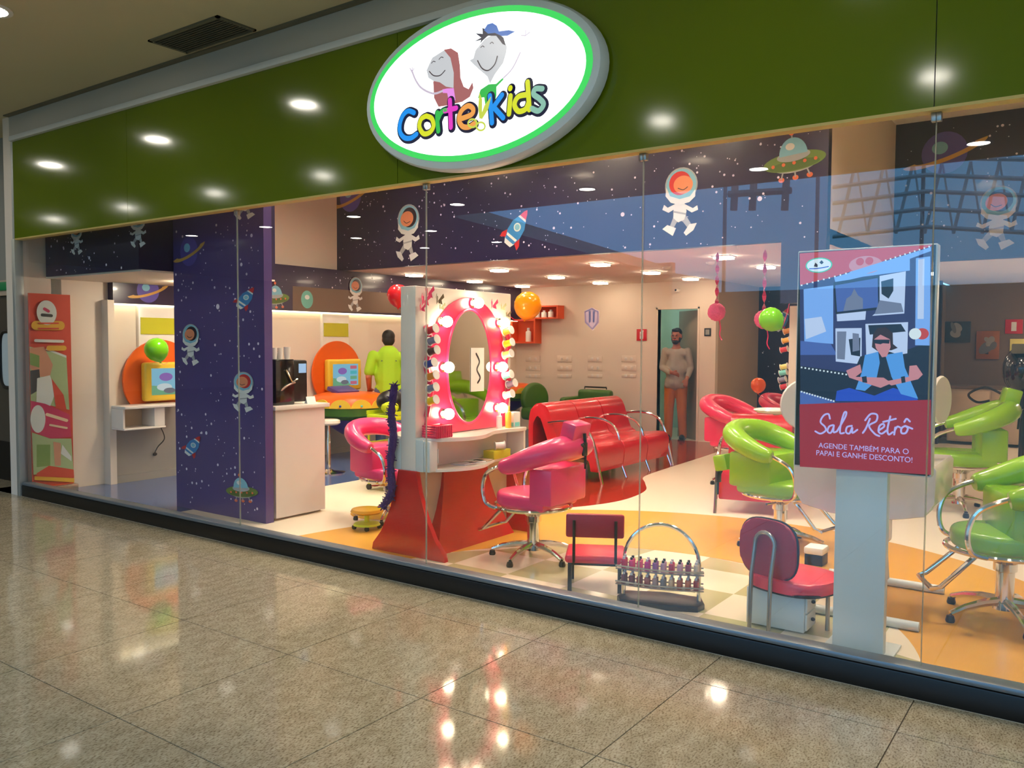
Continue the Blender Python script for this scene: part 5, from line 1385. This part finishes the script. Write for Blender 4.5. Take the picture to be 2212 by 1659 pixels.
BP('bn_lg', (205, 1150), (330, 1190), (470, 1190), (485, 1400), (220, 1430)); BP('bn_green', (240, 1230), (330, 1230), (330, 1370), (240, 1380)); BP('bn_skin', (350, 1210), (400, 1220), (400, 1370), (360, 1370)); BP('bn_white', (410, 1230), (470, 1310), (470, 1340), (400, 1290))
BP('bn_red', (240, 1420), (320, 1370), (485, 1395), (490, 1450), (240, 1440)); BP('bn_yel', (225, 1440), (490, 1452), (490, 1480), (225, 1465))
d.stroke('bn_yel', [bz(235, 440), bz(395, 440)], .045 * 2); d.stroke('bn_yel', [bz(320, 590), bz(420, 590)], .05)
d.ell('bn_white', bz(305, 355), .095, .12); d.stroke('bn_dk', [bz(275, 370), bz(335, 375)], .03); d.stroke('bn_pink', [bz(290, 330), bz(315, 345)], .03)
d.stroke('bn_white', [bz(230, 540), bz(410, 545)], .028); d.stroke('bn_red', [bz(250, 425), bz(380, 425)], .015); d.stroke('bn_red', [bz(250, 460), bz(380, 460)], .015)
d.build('banner_print', t)

# ================================================================ PEOPLE
def limb(b, pts, rs):
    """tapered chain of overlapping ellipsoids and tubes, fused later into one surface"""
    P = [Vector(p) for p in pts]
    for i in range(len(P) - 1):
        b.tube([P[i], P[i + 1]], [rs[i], rs[i + 1]], 12)
    for p, r in zip(P, rs): b.ell(p, (r, r, r), 12)


def fused(b, name, m, parent, vox=.012, smooth=4):
    o = b.build(name, m, parent)
    md = o.modifiers.new('fuse', 'REMESH'); md.mode = 'VOXEL'; md.voxel_size = vox; md.use_smooth_shade = True
    if smooth:
        sm = o.modifiers.new('soften', 'SMOOTH'); sm.iterations = smooth; sm.factor = .5
    return o


def hand(b, wrist, dirv, side, curl=.6, s=1.0):
    """palm with five unequal bent fingers; dirv points along the fingers, side towards the thumb"""
    d = Vector(dirv).normalized(); u = Vector(side).normalized(); n = d.cross(u)
    w = Vector(wrist); pal = w + d * .05 * s
    b.ell(w + d * .045 * s, (.028 * s,) * 3, 10)
    for k in (-1, 0, 1): limb(b, [w + u * .012 * k * s, w + d * .08 * s + u * .02 * k * s], [.018 * s, .015 * s])
    for k, L in enumerate((.062, .072, .066, .050)):
        p0 = w + d * .085 * s + u * (.030 - .020 * k) * s; p1 = p0 + (d * math.cos(curl * .6) + n * math.sin(curl * .6)) * L * .5 * s; p2 = p1 + (d * math.cos(curl * 1.7) + n * math.sin(curl * 1.7)) * L * .5 * s
        limb(b, [p0, p1, p2], [.0095 * s, .009 * s, .008 * s])
    p0 = w + d * .03 * s + u * .025 * s; p1 = p0 + (d * .6 + u * .7).normalized() * .035 * s; p2 = p1 + (d * .9 + u * .2 + n * .2).normalized() * .03 * s
    limb(b, [p0, p1, p2], [.012 * s, .010 * s, .009 * s])


def head(b, c, yaw, s=1.0):
    """skull, jaw, nose, ears; face towards local -y turned by yaw"""
    R = Matrix.Rotation(yaw, 4, 'Z')
    e = lambda p, r: b.ell(Vector(c) + (R @ Vector(p)) * s, tuple(k * s for k in r), 14, R)
    e((0, .01, .02), (.076, .095, .105)); e((0, -.025, -.055), (.055, .065, .06)); e((0, -.102, -.01), (.012, .018, .026)); e((0, -.088, .03), (.055, .02, .014))
    for sd in (-1, 1): e((sd * .077, .01, .0), (.012, .02, .032))
    e((0, -.085, -.05), (.026, .012, .008))


def face_bits(c, yaw, parent, s=1.0):
    R = Matrix.Rotation(yaw, 4, 'Z')
    for sd in (-1, 1):
        b = B(); b.ell(Vector(c) + (R @ Vector((sd * .032, -.088, .012))) * s, (.011 * s, .006 * s, .007 * s), 10, R); b.build('eye', 'ink', parent)
        b = B(); b.ell(Vector(c) + (R @ Vector((sd * .033, -.092, .036))) * s, (.02 * s, .007 * s, .005 * s), 10, R); b.build('eyebrow', 'hair_black', parent)
    b = B(); b.ell(Vector(c) + (R @ Vector((0, -.094, -.052))) * s, (.022 * s, .006 * s, .006 * s), 10, R); b.build('mouth', 'p_red', parent)


# ---- bearded man in the back doorway, facing the shop, hands meeting at his side
t = thing('person', 'bearded person in grey shirt and tan trousers standing in the back doorway', 'person', (-5.55, 8.42, 0), math.radians(14))
H = (0, -.02, 1.62)
b = B(); head(b, H, -.1)
limb(b, [(0, 0, 1.53), (0, .01, 1.42)], [.055, .06])
limb(b, [(0, .01, 1.40), (0, .01, 1.20), (0, 0, .95)], [.09, .10, .10])
limb(b, [(-.17, .01, 1.39), (-.215, -.01, 1.13), (-.03, -.22, 1.06)], [.05, .040, .030])     # his right arm folds across
limb(b, [(.17, .01, 1.39), (.23, .02, 1.12), (.20, -.17, .98)], [.05, .040, .030])
hand(b, (-.02, -.225, 1.06), (.9, -.15, -.25), (0, -.3, 1)); hand(b, (.20, -.175, .975), (-.1, -.5, -.85), (-1, 0, .1))
limb(b, [(-.09, 0, .92), (-.10, -.02, .50), (-.11, .01, .10)], [.085, .058, .04]); limb(b, [(.09, 0, .92), (.10, -.02, .50), (.12, .01, .10)], [.085, .058, .04])
body = fused(b, 'body', 'skin_dark', t, .010, 3)
b = B()
limb(b, [(0, .01, 1.43), (0, .01, 1.34), (0, .01, 1.15), (0, 0, .90)], [.07, .12, .13, .14])
b.ell((0, .01, 1.36), (.19, .10, .09), 14); b.ell((0, .01, 1.10), (.175, .135, .24), 14); b.ell((0, 0, .90), (.185, .145, .12), 14); b.b2((-.165, -.12, .80), (.165, .12, .90), .05, 3)
limb(b, [(-.175, .01, 1.39), (-.215, -.01, 1.13), (-.07, -.20, 1.06)], [.062, .052, .040]); limb(b, [(.175, .01, 1.39), (.23, .02, 1.12), (.207, -.14, 1.0)], [.062, .052, .040])
fused(b, 'shirt', 'shirt_grey', t, .012, 4)
b = B()
limb(b, [(-.085, 0, .84), (-.10, -.02, .50), (-.11, .01, .06)], [.098, .078, .062]); limb(b, [(.085, 0, .84), (.10, -.02, .50), (.12, .01, .06)], [.098, .078, .062]); b.ell((0, 0, .86), (.165, .115, .08), 14)
fused(b, 'trousers', 'trouser_tan', t, .012, 4)
for sd in (-1, 1):
    b = B(); b.ell((sd * .115, -.045, .04), (.045, .125, .045), 14); b.b2((sd * .115 - .045, -.16, 0), (sd * .115 + .045, .07, .02), .008); b.build('shoe', 'shoe', t)
b = B(); R = Matrix.Rotation(-.1, 4, 'Z'); c = Vector(H)
b.ell(c + R @ Vector((0, .03, .055)), (.084, .095, .085), 16, R); b.ell(c + R @ Vector((0, .055, .0)), (.082, .07, .08), 14, R); b.ell(c + R @ Vector((0, -.05, .098)), (.062, .05, .03), 12, R); fused(b, 'hair', 'hair_black', t, .008, 2)
b = B(); b.ell(c + R @ Vector((0, -.045, -.085)), (.054, .062, .042), 14, R); b.ell(c + R @ Vector((-.055, -.01, -.045)), (.02, .035, .05), 10, R); b.ell(c + R @ Vector((.055, -.01, -.045)), (.02, .035, .05), 10, R); b.ell(c + R @ Vector((0, -.088, -.036)), (.032, .012, .008), 10, R); fused(b, 'beard', 'hair_black', t, .007, 2)
face_bits(H, -.1, t)

# ---- staff member in a lime polo shirt, back to the viewer, working at the console
t = thing('person', 'person in lime polo shirt and jeans seen from behind at the play console', 'person', (-7.76, 4.27, 0), math.radians(226))
# faces local -y, which after the turn looks to the left wall
H = (0, -.05, 1.535)
b = B(); head(b, H, 0)
limb(b, [(0, -.01, 1.45), (0, .01, 1.36)], [.055, .06])
limb(b, [(0, .01, 1.34), (0, .01, 1.15), (0, 0, .92)], [.13, .14, .14])
limb(b, [(-.20, .01, 1.33), (-.25, .02, 1.06), (-.17, -.20, .92)], [.058, .045, .032]); limb(b, [(.20, .01, 1.33), (.26, .03, 1.06), (.25, -.16, .90)], [.058, .045, .032])
hand(b, (-.165, -.21, .915), (.15, -.9, -.3), (1, 0, 0)); hand(b, (.25, -.17, .895), (-.1, -.9, -.4), (-1, 0, 0))
limb(b, [(-.09, 0, .90), (-.10, -.02, .48), (-.11, .01, .10)], [.085, .058, .04]); limb(b, [(.09, 0, .90), (.10, -.02, .48), (.11, .01, .10)], [.085, .058, .04])
fused(b, 'body', 'skin', t, .010, 3)
b = B(); limb(b, [(0, .0, 1.385), (0, .01, 1.32), (0, .01, 1.12), (0, 0, .88)], [.072, .15, .155, .16])
b.ell((0, .01, 1.30), (.215, .115, .10), 14); b.ell((0, .01, 1.06), (.19, .13, .22), 14); b.ell((0, 0, .90), (.19, .135, .10), 14)
limb(b, [(-.20, .01, 1.33), (-.245, .02, 1.12)], [.072, .068]); limb(b, [(.20, .01, 1.33), (.255, .025, 1.12)], [.072, .068]); fused(b, 'polo_shirt', 'lime_shirt', t, .012, 4)
b = B(); b.tube([(.07 * math.cos(a), -.005 + .065 * math.sin(a), 1.405) for a in [2 * PI * k / 20 for k in range(20)]], .014, 8, closed=True); b.build('collar', 'lime_shirt', t)
b = B(); b.tube(spline([(-.10, .125, 1.262), (-.05, .133, 1.268), (0, .134, 1.26), (.05, .133, 1.268), (.10, .125, 1.262)], 4), .006, 6); b.build('back_print', 'jeans', t)
b = B(); limb(b, [(-.085, 0, .88), (-.10, -.02, .48), (-.11, .01, .06)], [.105, .078, .062]); limb(b, [(.085, 0, .88), (.10, -.02, .48), (.11, .01, .06)], [.105, .078, .062]); b.ell((0, 0, .86), (.175, .125, .10), 14); fused(b, 'jeans', 'jeans', t, .012, 4)
for sd in (-1, 1):
    b = B(); b.ell((sd * .11, -.045, .04), (.045, .125, .045), 14); b.b2((sd * .11 - .045, -.16, 0), (sd * .11 + .045, .07, .02), .008); b.build('shoe', 'shoe', t)
c = Vector(H); b = B(); b.ell(c + Vector((0, .03, .05)), (.086, .098, .088), 16); b.ell(c + Vector((0, .06, -.005)), (.082, .068, .08), 14); fused(b, 'hair', 'hair_black', t, .008, 2)
face_bits(H, 0, t)
